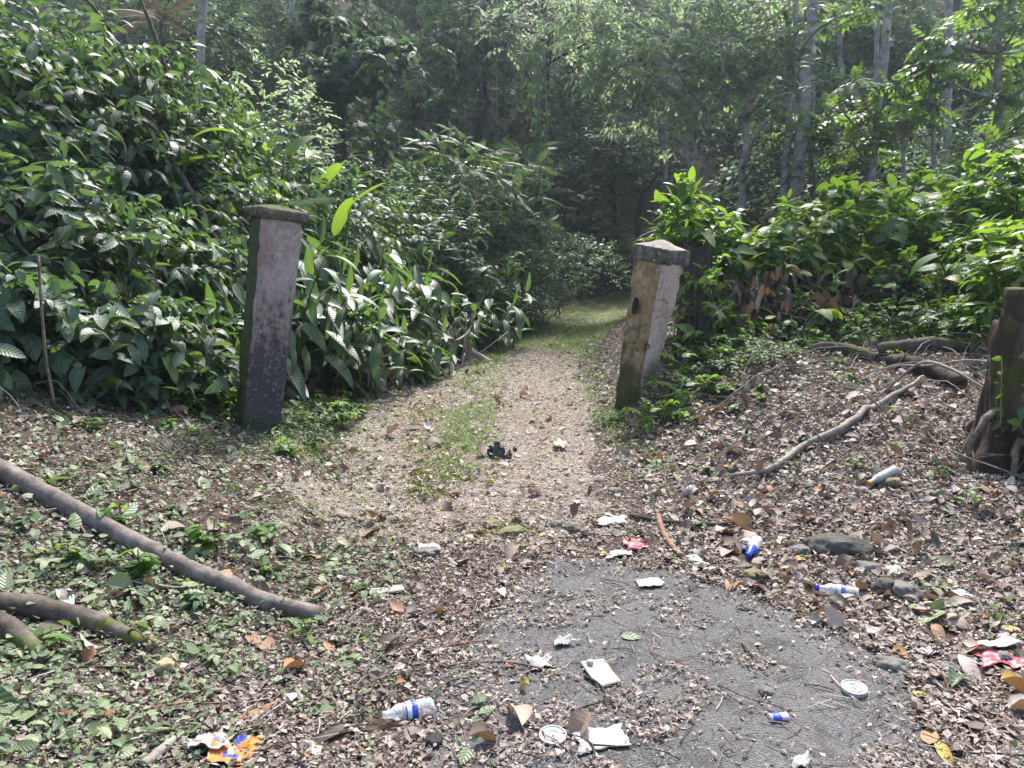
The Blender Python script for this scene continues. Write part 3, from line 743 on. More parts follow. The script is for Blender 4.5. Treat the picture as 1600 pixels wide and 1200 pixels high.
for (cs, mt, lb, sd, amp, land) in [
    ([(866, 1006), (890, 1000), (898, 1012), (868, 1018)], 'paper_white', 'small crumpled white paper behind the grey drink carton', 11, .022, 'the crumpled white paper'),
    ([(822, 1034), (862, 1032), (862, 1050), (828, 1054)], 'paper_white', 'torn wrinkled white wrapper on the litter beside the grey drink carton', 12, .02, 'the wrinkled white wrapper'),
    ([(652, 858), (682, 857), (690, 870), (655, 873)], 'carton_pale', 'pale rag of paper draped on a clump of litter in the middle of the drive', 13, .03, 'the pale paper rag'),
    ([(938, 811), (976, 809), (980, 822), (935, 824)], 'carton_pale', 'flat white paper lying behind the red wrapper', 14, .01, 'the flat white paper'),
    ([(952, 866), (985, 865), (990, 873), (955, 875)], 'paper_white', 'thin white scrap at the back edge of the asphalt below the red wrapper', 15, .006, 'the thin white scrap'),
    ([(992, 910), (1030, 908), (1038, 921), (998, 924)], 'carton_pale', 'faded pale scrap lying flat on the asphalt', 16, .008, 'the faded scrap on the asphalt'),
    ([(1072, 873), (1088, 870), (1106, 886), (1090, 891)], 'white_plastic', 'oval white plastic piece on the asphalt edge beside the bent brown stick', 17, .006, 'the oval white plastic'),
    ([(1380, 888), (1402, 886), (1416, 901), (1398, 905)], 'clear_plastic', 'flattened clear plastic cup by the dark rocks', 18, .012, 'the clear plastic cup'),
    ([(1428, 1020), (1450, 1015), (1466, 1025), (1446, 1033)], 'paper_white', 'torn white paper scrap with jagged edge left of the red and white bag', 19, .008, 'the jagged white scrap'),
    ([(1486, 926), (1510, 928), (1520, 937), (1490, 934)], 'blue_film', 'small pale blue film scrap half under the leaves above the red and white bag', 20, .01, 'the pale blue scrap'),
    ([(95, 950), (116, 942), (118, 962), (92, 962)], 'blue_film', 'folded pale blue plastic scrap beside the mossy branch', 21, .035, 'the folded blue scrap'),
    ([(1350, 985), (1378, 984), (1380, 996), (1352, 997)], 'paper_white', 'bits of broken white foam at the right edge of the asphalt', 22, .012, 'the broken white foam'),
    ([(864, 698), (882, 696), (886, 705), (866, 707)], 'carton_grey', 'small grey-white plastic bag on the drive beyond the charred clump', 23, .03, 'the small white bag'),
    ([(1236, 1190), (1262, 1186), (1268, 1204), (1236, 1210)], 'paper_white', 'white paper cup corner at the very bottom of the asphalt', 24, .02, 'the paper at the bottom'),
]:
    o, c = litter_sheet('paper_scrap' if 'plastic' not in mt and 'film' not in mt else 'plastic_scrap', cs, mt, lb, 'litter scrap', .002, amp, 14, 10, seed=sd, jag=.38, group='scraps of paper and plastic'); landmark(land, c)
# orange and blue printed wrapper with its torn white end
r_ = empty('food_wrapper', on_ground(365, 1178), 0, 'orange and blue printed wrapper with a torn white end', 'wrapper')
def pat(i, j, n, m):
    u, v = i / n, j / m
    return 1 if (.22 < u < .62 and v < .35 - abs(u - .42)) or (.25 < u < .6 and .62 < v < .8) else (2 if .3 < u < .55 and .45 < v < .55 else 0)
o, c = litter_sheet('printed_sheet', [(340, 1155), (412, 1156), (396, 1206), (322, 1200)], None, None, None, .002, .012, 22, 18, seed=31, mats=['orange_print', 'blue_label', 'paper_white'], patch=pat, jag=.2); o.parent = r_; o.location = Vector(c) - r_.location
o, c2 = litter_sheet('torn_lining', [(284, 1168), (350, 1150), (362, 1186), (300, 1182)], 'paper_white', None, None, .002, .022, 18, 12, seed=32, jag=.4, lift=.02); o.parent = r_; o.location = Vector(c2) - r_.location
landmark('the orange and blue wrapper', c)
# red and white bag
r_ = empty('snack_bag', on_ground(1560, 1035), 0, 'crumpled red and white plastic bag in the leaf litter', 'plastic bag')
o, c = litter_sheet('red_half', [(1520, 1024), (1610, 1020), (1620, 1050), (1536, 1050)], 'red_film', None, None, .002, .025, 26, 16, seed=33, jag=.25); o.parent = r_; o.location = Vector(c) - r_.location
o, c2 = litter_sheet('white_half', [(1500, 1014), (1585, 1006), (1592, 1022), (1522, 1024)], 'white_plastic', None, None, .002, .022, 22, 10, seed=34, jag=.3, lift=.025); o.parent = r_; o.location = Vector(c2) - r_.location
landmark('the red and white bag', c)
o, c = litter_sheet('torn_wrapper', [(972, 850), (1004, 846), (1014, 862), (980, 866)], 'red_film', 'torn crimson wrapper in the litter behind the asphalt', 'wrapper', .002, .022, 18, 10, seed=35, jag=.3); landmark('the torn crimson wrapper', c)
# crushed small can
a = on_ground(1216, 1128); CLEAR.append((a[0], a[1], .05))
o = frame_obj('crushed_can', a + np.array([0, 0, .016]), (1, .15, 0), (0, -.1, 1), 'small crushed blue and silver can lying on the asphalt', 'can')
lathe(Acc(), [(-.036, .010), (-.034, .017), (-.03, .019), (-.012, .017), (0, .019), (.014, .016), (.03, .019), (.034, .017), (.036, .010)], 20, .3, 4, squash=.75).build('can_body', MATS['silver_film'], o)
lathe(Acc(), [(-.027, .0205), (-.012, .0185), (0, .0205), (.005, .0195)], 20, .3, 4, cap=False, squash=.76).build('printed_band', MATS['blue_label'], o)
landmark('the crushed can', a)
# plastic fork
a, b = on_ground(1455, 1064), on_ground(1482, 1090); CLEAR.append(((a[0] + b[0]) / 2, (a[1] + b[1]) / 2, .07))
o = frame_obj('plastic_fork', a + np.array([0, 0, .012]), b - a, (0, 0, 1), 'white plastic fork lying on the litter below the red and white bag', 'fork')
A = Acc(); A.tube([(.045, 0, 0), (.08, 0, .004), (.13, 0, 0)], (.0035, .003, .0045), 6); A.build('handle', MATS['white_plastic'], o)
A = Acc(); A.tube([(.02, 0, -.002), (.03, 0, -.003), (.045, 0, 0)], (.009, .010, .004), 8)
for k in (-1, -.33, .33, 1): A.tube([(.022, .008 * k, -.002), (-.012, .008 * k, .003)], (.0018, .001), 4)
A.build('tines', MATS['white_plastic'], o); landmark('the white fork', a)

# stones
def stone(px, sx, sy, sz, label, mat, seed, name='stone', sink=.35, rz=0., cat='stone', group='stones in the litter'):
    p = on_ground(*px); n = 22; m = 34
    ph = np.linspace(0, math.pi, n)[:, None]; th = (np.arange(m) / m * 2 * math.pi)[None]
    D = np.stack([np.sin(ph) * np.cos(th), np.sin(ph) * np.sin(th), np.cos(ph) + 0 * th], -1)
    f = 1 + .75 * fbm(D[..., 0] * 1.6, D[..., 1] * 1.6, D[..., 2] * 1.6, seed=seed) + .42 * fbm(D[..., 0] * 5, D[..., 1] * 5, D[..., 2] * 5, seed=seed + 1) + .16 * fbm(D[..., 0] * 14, D[..., 1] * 14, D[..., 2] * 14, seed=seed + 2)
    P = D * f[..., None] * np.array([sx, sy, sz]); P[..., 2] = np.clip(P[..., 2], -sz, sz * .8)
    i = (np.arange(n - 1)[:, None] * m); j = np.arange(m)[None]; k = (j + 1) % m
    A = Acc(); A.add(P.reshape(-1, 3), {4: np.stack([i + j, i + m + j, i + m + k, i + k], -1).reshape(-1, 4)})
    o = A.build(name, MATS[mat], loc=p + np.array([0, 0, sz * (1 - 2 * sink)])); o.rotation_euler = (0, 0, rz)
    tag(o, label, cat, group); return p
for a in [((1310, 862), .19, .10, .075, 'long low dark rock with litter drifted behind it', 'rock_dark', 41, 'the long dark rock'),
          ((1252, 866), .055, .05, .04, 'small grey stone touching the left end of the long dark rock', 'rock_grey', 42, None),
          ((1357, 892), .065, .05, .04, 'smooth grey stone beside the flattened clear plastic cup', 'rock_grey', 43, None),
          ((1382, 926), .07, .055, .06, 'rough dark stone to the right of the blue-capped clear bottle', 'rock_dark', 44, 'the rough dark stone'),
          ((1412, 934), .085, .065, .06, 'pale mottled rock touching the rough dark stone', 'rock_grey', 45, None),
          ((1175, 905), .075, .05, .04, 'tan stone bedded in the litter at the asphalt edge below the blue-necked bottle', 'moss_rock', 46, 'the tan stone'),
          ((1198, 913), .05, .035, .028, 'small flat stone touching the tan stone', 'rock_grey', 47, None),
          ((1393, 1043), .075, .045, .035, 'flat grey stone with a pointed end at the right edge of the asphalt', 'rock_grey', 48, 'the pointed grey stone'),
          ((1368, 1038), .03, .026, .02, 'small reddish pebble beside the pointed grey stone', 'rock_grey', 49, None),
          ((896, 829), .055, .045, .04, 'round grey stone on the drive left of the flat white paper', 'rock_grey', 50, 'the round grey stone'),
          ((872, 822), .05, .04, .03, 'low pale stone left of the round grey stone', 'rock_grey', 51, None),
          ((258, 1048), .042, .036, .036, 'pale yellow stone among twigs below the mossy branch', 'rock_yellow', 52, 'the yellow stone'),
          ((679, 1166), .038, .034, .03, 'round black lump of tar on the soil near the capless bottle', 'rock_black', 53, 'the black lump'),
          ((1196, 1084), .035, .026, .022, 'small grey stone alone in the middle of the asphalt', 'rock_grey', 54, None),
          ((1160, 954), .03, .024, .014, 'dark flat chip of asphalt lying on the road', 'rock_black', 55, None),
          ((803, 835), .09, .06, .035, 'mossy stone bedded in the drive between the paper rag and the round grey stone', 'moss_rock', 56, 'the mossy stone'),
          ((770, 822), .07, .05, .03, 'low mossy stone left of the other mossy stone', 'moss_rock', 57, None),
          ((668, 868), .09, .05, .035, 'grey stone under the pale paper rag', 'rock_grey', 58, None),
          ((1395, 757), .06, .05, .035, 'yellowish stone under the orange-capped bottle', 'moss_rock', 59, None),
          ((960, 770), .06, .05, .03, 'grey stone at the right edge of the drive', 'rock_grey', 60, None),
          ((1570, 1032), .04, .03, .03, 'grey pebble in front of the red and white bag', 'rock_grey', 61, None),
          ((1480, 1046), .05, .04, .022, 'pale flat stone above the white fork', 'rock_grey', 62, None)]:
    p = stone(*a[:7], rz=a[6] * 1.3)
    if a[7]: landmark(a[7], p)
# charred clump and wood block
p = on_ground(778, 716)
A = Acc(); rs = np.random.RandomState(5)
fl = leaf_t(.35, 4, .3, .9, 'oblong', .8, seed=3)
A.inst(fl, np.stack([rs.normal(0, .06, 46), rs.normal(0, .045, 46), rs.uniform(.0, .07, 46)], -1), randdir(46, rs), randdir(46, rs), rs.uniform(.04, .10, 46), .5)
o = A.build('charred_clump', MATS['soot_film'], loc=p); tag(o, 'charred black clump of burnt rubbish in the middle of the drive', 'burnt rubbish'); landmark('the charred clump', p)
p = on_ground(273, 650)
A = Acc(); A.tube(curve((-.09, 0, .03), (.08, .02, .05), n=7, wob=.006), (.03, .036, .038, .036, .037, .035, .028), 7, rough=.25)
o = A.build('wood_block', MATS['wood_chunk'], loc=p); tag(o, 'short broken brown wood block at the foot of the vine thicket', 'wood block'); landmark('the broken wood block', p)

# ------------------------------------------------------------------ poles, branches, roots, stumps
def log_on_ground(name, pxs, r, mat, label, cat, group=None, lift=0, n=28, sides=9, rough=.12, seed=0, pts=None, side=()):
    P = np.array([on_ground(*q) for q in pxs]) if pts is None else np.array(pts)
    rr = np.interp(np.linspace(0, 1, n), np.linspace(0, 1, len(r)), r)
    P = resample(P, n)
    if pts is None: P[:, 2] = np.maximum(P[:, 2], ground_h(P[:, 0], P[:, 1])) + rr * .75 + lift
    c = P[n // 2].copy(); c[2] = hz(c[0], c[1])
    A = Acc(); A.tube(P - c, rr, sides, rough=rough, seed=seed)
    for (k, d, rs_, L) in side:
        A.tube(curve(P[k] - c, P[k] - c + np.array(d) * L, (0, 0, .03), 6), np.linspace(rs_, rs_ * .4, 6), 5)
    o = A.build(name, MATS[mat], loc=c); tag(o, label, cat, group); return o, P
o, P = log_on_ground('fallen_pole', [(-70, 712), (0, 745), (70, 783), (180, 842), (300, 903), (400, 946), (500, 972)], (.052, .050, .046, .044, .040), 'pole_bark', 'long bare grey-brown pole fallen across the left bank', 'fallen pole', rough=.13, n=90, sides=16, side=((20, (.3, .2, .5), .012, .05), (38, (-.2, -.4, .4), .010, .06), (55, (.3, .3, .6), .008, .09), (70, (.4, -.3, .3), .011, .04), (89, (.3, .3, -.5), .006, .10), (89, (.2, -.2, -.3), .006, .16)))
for k in (18, 45, 68): landmark('the long fallen pole', P[k])
o, P = log_on_ground('mossy_branch', [(-40, 958), (40, 962), (110, 974), (165, 990), (225, 1014)], (.05, .05, .045, .04, .03), 'mossy_bark', 'thick dark branch with a moss green end at the lower left', 'branch', rough=.2, seed=3, side=((24, (.6, -.5, .2), .008, .2),))
landmark('the mossy branch', P[16])
o, P = log_on_ground('mossy_branch', [(-50, 968), (20, 1000), (72, 1042)], (.05, .045, .03), 'mossy_bark', 'shorter pale green branch below the mossy one, cut by the frame edge', 'branch', rough=.2, seed=4)
o, P = log_on_ground('fallen_log', [(1372, 556), (1430, 553), (1490, 551), (1545, 549)], (.055, .065, .06, .06), 'mossy_bark', 'straight pale log lying level to the left of the rotten stump', 'log', 'logs on the mound', lift=.03, rough=.25, seed=6, sides=12); landmark('the level pale log', P[14])
o, P = log_on_ground('fallen_log', [(1388, 572), (1440, 584), (1500, 610)], (.05, .075, .06), 'stump_wood', 'dark rotten log slanting below the level pale log', 'log', 'logs on the mound', lift=.02, rough=.3, seed=7, sides=12); landmark('the dark slanting log', P[14])
o, P = log_on_ground('fallen_log', [(1262, 548), (1320, 552), (1370, 566)], (.04, .06, .05), 'mossy_bark', 'half buried mossy log at the left end of the level pale log', 'log', 'logs on the mound', rough=.3, seed=8, sides=10)
o, P = log_on_ground('fallen_branch', [(1140, 752), (1205, 742), (1255, 706), (1320, 676), (1372, 640), (1420, 612), (1442, 594)], (.012, .02, .024, .026, .024, .018, .01), 'pale_twig', 'pale crooked branch lying diagonally up the leafy mound', 'branch', 'branches on the mound', lift=.03, rough=.15, seed=9, side=((18, (.4, .5, .3), .008, .35), (10, (-.5, .3, .4), .007, .3), (22, (-.4, .3, .5), .007, .25))); 
for k in (6, 18): landmark('the crooked pale branch', P[k])
P = [at(1352, 640, 6.4), at(1395, 600, 6.2), at(1440, 567, 6.0), at(1485, 576, 5.7), at(1540, 608, 5.4), at(1612, 650, 5.1)]
o, P = log_on_ground('arching_branch', None, (.008, .011, .012, .012, .010, .009), 'pale_twig', 'thin pale branch arching over the mound to the front of the rotten stump', 'branch', 'branches on the mound', pts=P, seed=10, rough=.1, sides=7); 
P = [at(1330, 588, 6.5), at(1400, 572, 6.3), at(1450, 571, 6.0), at(1520, 563, 5.6), at(1610, 578, 5.3)]
o, P = log_on_ground('arching_branch', None, (.006, .008, .009, .008, .006), 'pale_twig', 'thinner grey branch running level across the front of the rotten stump', 'branch', 'branches on the mound', pts=P, seed=11, rough=.1, sides=6)
o, P = log_on_ground('broken_stick', [(984, 812), (1040, 822), (1100, 826), (1148, 822)], (.014, .018, .018, .01), 'dark_bark', 'dark straight stick lying across the litter behind the blue-necked bottle', 'stick', lift=.01, seed=12); landmark('the dark straight stick', P[14])
o, P = log_on_ground('broken_stick', [(1028, 812), (1036, 838), (1048, 858), (1064, 876)], (.018, .017, .018, .016), 'wood_chunk', 'bent brown stick leading from the dark stick to the asphalt', 'stick', lift=.012, seed=13); landmark('the bent brown stick', P[14])
P = [at(270, 462, 7.9), at(300, 470, 7.8), at(345, 474, 7.7), at(392, 480, 7.5)]
o, P = log_on_ground('lichen_branch', None, (.025, .032, .034, .03), 'pale_bark', 'pale lichen-spotted branch sticking out of the thicket behind the grey pillar', 'branch', pts=P, seed=14, sides=8)
for (q, lb) in [([(370, 1132), (398, 1120), (436, 1104)], 'long rust brown bark strip on the lower left litter'), ([(90, 1118), (150, 1122), (200, 1116)], 'dark red-brown bark strip among green leaves at the lower left')]:
    P = np.array([on_ground(*p) for p in q]); P = resample(P, 8); c = P.mean(0); A = Acc(); w = np.array([.008, .016, .02, .021, .02, .018, .014, .006])
    d = unit(P[-1] - P[0]); s_ = unit(np.cross(d, (0, 0, 1))); Lf = P - c + s_ * w[:, None]; Rt = P - c - s_ * w[:, None]; M_ = P - c + np.array([0, 0, .012]); 
    VV = np.stack([Lf, M_, Rt], 1).reshape(-1, 3) + np.array([0, 0, .014]); i = np.arange(7) * 3
    A.add(np.concatenate([VV, VV - np.array([0, 0, .004])]), {4: np.concatenate([np.stack([i, i + 1, i + 4, i + 3], -1), np.stack([i + 1, i + 2, i + 5, i + 4], -1), np.stack([i + 24, i + 25, i + 28, i + 27], -1), np.stack([i + 25, i + 26, i + 29, i + 28], -1)])})
    o = A.build('bark_strip', MATS['wood_chunk'], loc=c); tag(o, lb, 'bark strip')
o, P = log_on_ground('cut_stick', [(224, 1206), (250, 1186), (272, 1166)], (.016, .017, .015), 'pale_twig', 'short pale cut stick beside the torn white wrapper end', 'stick', lift=.01, seed=15)

def stump(px, prof, label, mat, seed, cat='stump', name='tree_stump', ridges=.16, nroot=6, spike=None, lean=(0, 0)):
    p = on_ground(*px) if px[0] > 50 else np.array([px[0], px[1], hz(px[0], px[1])]); root = empty(name, p, 0, label, cat)
    n, m = 30, 40; H = prof[-1][0]; z = np.linspace(-.15, H, n)
    r = np.interp(z, [q[0] for q in prof], [q[1] for q in prof])
    th = np.arange(m) / m * 2 * math.pi
    rr = r[:, None] * (1 + ridges * np.sin(th * 5 + seed)[None] * np.exp(-z / .35)[:, None] + ridges * 2.4 * fbm(np.cos(th)[None] * 2.2 + 0 * z[:, None], np.sin(th)[None] * 2.2 + 0 * z[:, None], z[:, None] * 1.3, seed=seed) + ridges * .8 * fbm(np.cos(th)[None] * 8 + 0 * z[:, None], np.sin(th)[None] * 8 + 0 * z[:, None], z[:, None] * 2, seed=seed + 2))
    X = rr * np.cos(th)[None] + lean[0] * z[:, None]; Y = rr * np.sin(th)[None] + lean[1] * z[:, None]; Z = z[:, None] + 0 * th[None]
    top = sstep(H * .7, H, Z); Z = Z + top * .25 * fbm(X * 7, Y * 7, seed=seed + 4)
    P = np.stack([X, Y, Z], -1).reshape(-1, 3); i = (np.arange(n - 1)[:, None] * m); j = np.arange(m)[None]; k = (j + 1) % m
    f = np.stack([i + j, i + k, i + m + k, i + m + j], -1).reshape(-1, 4)
    c = len(P); P = np.vstack([P, [lean[0] * H, lean[1] * H, H - .08]])
    A = Acc(); A.add(P, {4: f, 3: [((n - 1) * m + a, (n - 1) * m + (a + 1) % m, c) for a in range(m)]})
    A.build('trunk', MATS[mat], root)
    A = Acc(); rs = np.random.RandomState(seed)
    for q in range(nroot):
        t = rs.uniform(0, 2 * math.pi); r0 = np.interp(.2, [q_[0] for q_ in prof], [q_[1] for q_ in prof])
        a = np.array([math.cos(t) * r0, math.sin(t) * r0, rs.uniform(.1, .5)]); b = np.array([math.cos(t) * r0 * 1.8, math.sin(t) * r0 * 1.8 , -.05])
        A.tube(curve(a, b, (math.cos(t) * .08, math.sin(t) * .08, .03), 8, .012, seed + q), np.linspace(.03, .012, 8), 6)
    for q in range(16):   # clinging rootlets
        t = rs.uniform(0, 2 * math.pi); zz = np.linspace(H * rs.uniform(.5, .95), -.03, 9); tt = t + np.cumsum(rs.normal(0, .09, 9))
        rz = np.interp(zz, [q_[0] for q_ in prof], [q_[1] for q_ in prof]) * 1.09
        A.tube(np.stack([rz * np.cos(tt) + lean[0] * zz, rz * np.sin(tt) + lean[1] * zz, zz], -1), .006, 4)
    A.build('roots', MATS['twig_bark'], root)
    if spike:
        A = Acc(); (sx, sy, z0, z1, r0) = spike
        A.tube(curve((sx, sy, z0), (sx - .03, sy, z1), (.01, 0, 0), 9, .006), np.linspace(r0, r0 * .75, 9), 12, rough=.35, seed=seed); A.build('broken_spike', MATS[mat], root)
    return root, p
_, pS = stump((1592, 725), [(-.2, .36), (0, .32), (.2, .26), (.6, .225), (.85, .235), (1.0, .21)], 'rotten dark stump with moss and clinging roots at the right of the mound', 'stump_wood', 3, ridges=.26, nroot=9, spike=(-.13, -.02, .8, 1.22, .075))
landmark('the rotten stump', pS)
# ------------------------------------------------------------------ foliage helpers
UP = np.array([0, 0, 1.])
def nrmz(v): return v / np.maximum(np.linalg.norm(v, axis=-1, keepdims=True), 1e-6)
def twig_leaves(P, D, L, K, r, droop=.3, spread=.9, sag=.25):
    """K alternate leaves on each of N short twigs -> positions, directions, normals"""
    N = len(P); D = nrmz(D); L = np.broadcast_to(L, (N,))
    t = (np.arange(K) + .6) / K
    pos = P[:, None] + D[:, None] * (L[:, None] * t[None])[..., None] - UP * (sag * L[:, None] * t[None] ** 2)[..., None]
    S = nrmz(np.cross(D, UP) + r.normal(0, .15, (N, 3)))
    sg = np.where(np.arange(K) % 2 == 0, 1., -1.)[None, :, None]
    last = (np.arange(K) == K - 1)[None, :, None]
    d = D[:, None] * .55 + S[:, None] * sg * spread * np.where(last, .15, 1) + r.normal(0, .22, (N, K, 3)) - UP * droop
    n = UP[None, None] * .9 + r.normal(0, .32, (N, K, 3)) + D[:, None] * .35
    return pos.reshape(-1, 3), d.reshape(-1, 3), n.reshape(-1, 3)
def rosette(P, A, K, r, droop=.35, lift=.35):
    N = len(P); A = nrmz(A)
    U = nrmz(np.cross(A, r.normal(size=(N, 3)))); W = np.cross(A, U)
    ph = (np.arange(K) / K * 2 * math.pi)[None] + r.uniform(0, 6.28, (N, 1)) + r.normal(0, .25, (N, K))
    d = U[:, None] * np.cos(ph)[..., None] + W[:, None] * np.sin(ph)[..., None] + A[:, None] * lift * r.uniform(.2, 1.4, (N, K, 1)) - UP * droop
    pos = np.repeat(P[:, None], K, 1) + d * .01 + r.normal(0, .01, (N, K, 3))
    n = A[:, None] * .8 + UP * .6 + r.normal(0, .2, (N, K, 3))
    return pos.reshape(-1, 3), d.reshape(-1, 3), n.reshape(-1, 3)
def scatter_T(acc, Ts, pos, d, n, size, tint, r, mat=0):
    k = r.randint(0, len(Ts), len(pos))
    size = np.broadcast_to(size, (len(pos),)); tint = np.broadcast_to(tint, (len(pos),))
    for i, T in enumerate(Ts):
        m = k == i
        if m.any(): acc.inst(T, pos[m], d[m], n[m], size[m], tint[m], mat, wide=r.uniform(.82, 1.15, m.sum()))
def tints(r, N, hot=.04): 
    t = np.clip(r.normal(.45, .2, N), 0, .88); h = r.rand(N) < hot; t[h] = r.uniform(.9, 1, h.sum()); return t

T_HEART = [leaf_t(.34, 6, .22, b, 'heart', .12, seed=i) for i, b in enumerate((.35, .7, 1.0))]
T_OVATE = [leaf_t(.23, 6, .20, b, 'ovate', .10, seed=i) for i, b in enumerate((.3, .6, 1.0))]
T_LANCE = [leaf_t(.13, 8, .28, b, 'lance', .10, seed=i) for i, b in enumerate((.3, .6, .9, 1.25))]
T_LONG = [leaf_t(.20, 7, .22, b, 'ovate', .14, seed=i + 3) for i, b in enumerate((.3, .7, 1.1))]
T_BANANA = [leaf_t(.15, 10, .30, b, 'oblong', .12, seed=i) for i, b in enumerate((.25, .6, 1.2))]
T_SMALL = [small_leaf(.24), small_leaf(.20, .3, .6), small_leaf(.28, .15, .1)]
T_SLIM = [small_leaf(.12, .3, .5), small_leaf(.10, .2, .9), small_leaf(.13, .3, .2)]
T_ROUND = [small_leaf(.33, .15, .4), small_leaf(.36, .2, .7)]
_l6 = leaf_t(.20, 4, .2, .5, 'lance')
T_BREAD = [compound(_l6, [(.18, 1.1, .42), (.18, -1.1, .42), (.38, 1.0, .50), (.38, -1.0, .50), (.58, .9, .46), (.58, -.9, .46), (.76, .75, .36), (.76, -.75, .36), (.84, 0, .34)], b, .018) for b in (.3, .9, 1.4)]
T_PINN = [pinnate(9, .26, leaf_t(.24, 3, .15, .3, 'lance'), b) for b in (.5, 1.0)]
T_FROND = [pinnate(22, .32, leaf_t(.035, 3, .1, .6, 'lance'), b, ang=.95) for b in (.7, 1.3)]
T_STRAP = [leaf_t(.15, 7, .5, b, 'lance', .5, twist=tw, seed=i + 30) for i, (b, tw) in enumerate(((.5, .6), (1.0, -.8), (.3, .9), (1.5, .3)))]
T_DEAD = [leaf_t(.26, 7, .5, b, 'lance', .5, twist=tw, seed=i + 20) for i, (b, tw) in enumerate(((.9, .6), (1.6, -.8), (.4, .9), (2.2, .3)))]

def xat(px, y): return (px - 800) / FPX * y * (math.cos(PITCH) + 0) 
def ztop(py, y):
    d = ray(800, py); return CAM_Z + d[2] / d[1] * y

def shrub(name, label, cat, px, y, pytop, rx, ry, ntwig, K, size, Ts, mat, seed, droop=.35, group=None, L=.32, up=.3, nstem=6, stem='green_stem', x=None, hot=.05, zmin=0, bottom=.12, sag=.3, spread=.9, extra=None, chaos=.32):
    r = np.random.RandomState(seed); x = xat(px, y) if x is None else x
    g = hz(x, y); h = max(ztop(pytop, y) - g, .3)
    root = empty(name, (x, y, g), 0, label, cat, group)
    D = randdir(ntwig, r); D[:, 2] = np.abs(D[:, 2]) * r.choice([1, 1, 1, -.6], ntwig); 
    f = 1 + .75 * fbm(D[:, 0] * 1.9 + seed, D[:, 1] * 1.9, D[:, 2] * 1.9, seed=seed) 
    rho = np.where(r.rand(ntwig) < .72, r.uniform(.80, 1.0, ntwig), r.uniform(.35, .8, ntwig)) * f
    zc = h * (bottom + .36)
    P = np.stack([D[:, 0] * rx * rho, D[:, 1] * ry * rho, zc + D[:, 2] * np.where(D[:, 2] > 0, h - zc, zc) * rho - L * .35], -1)
    P[:, 2] = np.maximum(P[:, 2], .06 + ground_h(P[:, 0] + x, P[:, 1] + y) - g)
    P = P[P[:, 2] > zmin * h]; D = D[:len(P)] if not zmin else nrmz(P - np.array([0, 0, zc])); ntwig = len(P)
    dd = D * np.array([1, 1, .5]) + UP * up + r.normal(0, .35, (ntwig, 3))
    pos, d, n = twig_leaves(P, dd, L * r.uniform(.6, 1.3, ntwig), K, r, droop, spread, sag); n = n + r.normal(0, chaos, n.shape) * (chaos > .33); d = d + r.normal(0, chaos * .5, d.shape) * (chaos > .33)
    sz = size * np.exp(r.normal(0, .22, len(pos)))
    A = Acc(); scatter_T(A, Ts, pos, d, n, sz, tints(r, len(pos), hot), r)
    A.build('foliage', MATS[mat], root)
    B = Acc()
    for k in range(nstem):
        q = P[r.randint(ntwig)]; a = np.array([r.normal(0, .2) * rx, r.normal(0, .2) * ry, 0]); a[2] = hz(a[0] + x, a[1] + y) - g - .05
        B.tube(curve(a, q, (r.normal(0, .1), r.normal(0, .1), .1 * h), 8, .015, k), np.linspace(.016, .005, 8) * (1 + .4 * h) * .6, 5)
    # the twigs that carry the leaves
    sel = r.permutation(ntwig)[:min(ntwig, 70)]; dn = nrmz(dd)
    for k in sel: B.tube(curve(P[k] - dn[k] * L * .3, P[k] + dn[k] * L * .95 - UP * sag * L * .9, (0, 0, .06 * L), 4), .0035, 3, cap=False)
    B.build('stems', MATS[stem], root)
    if extra: extra(root, P, h, r)
    return root

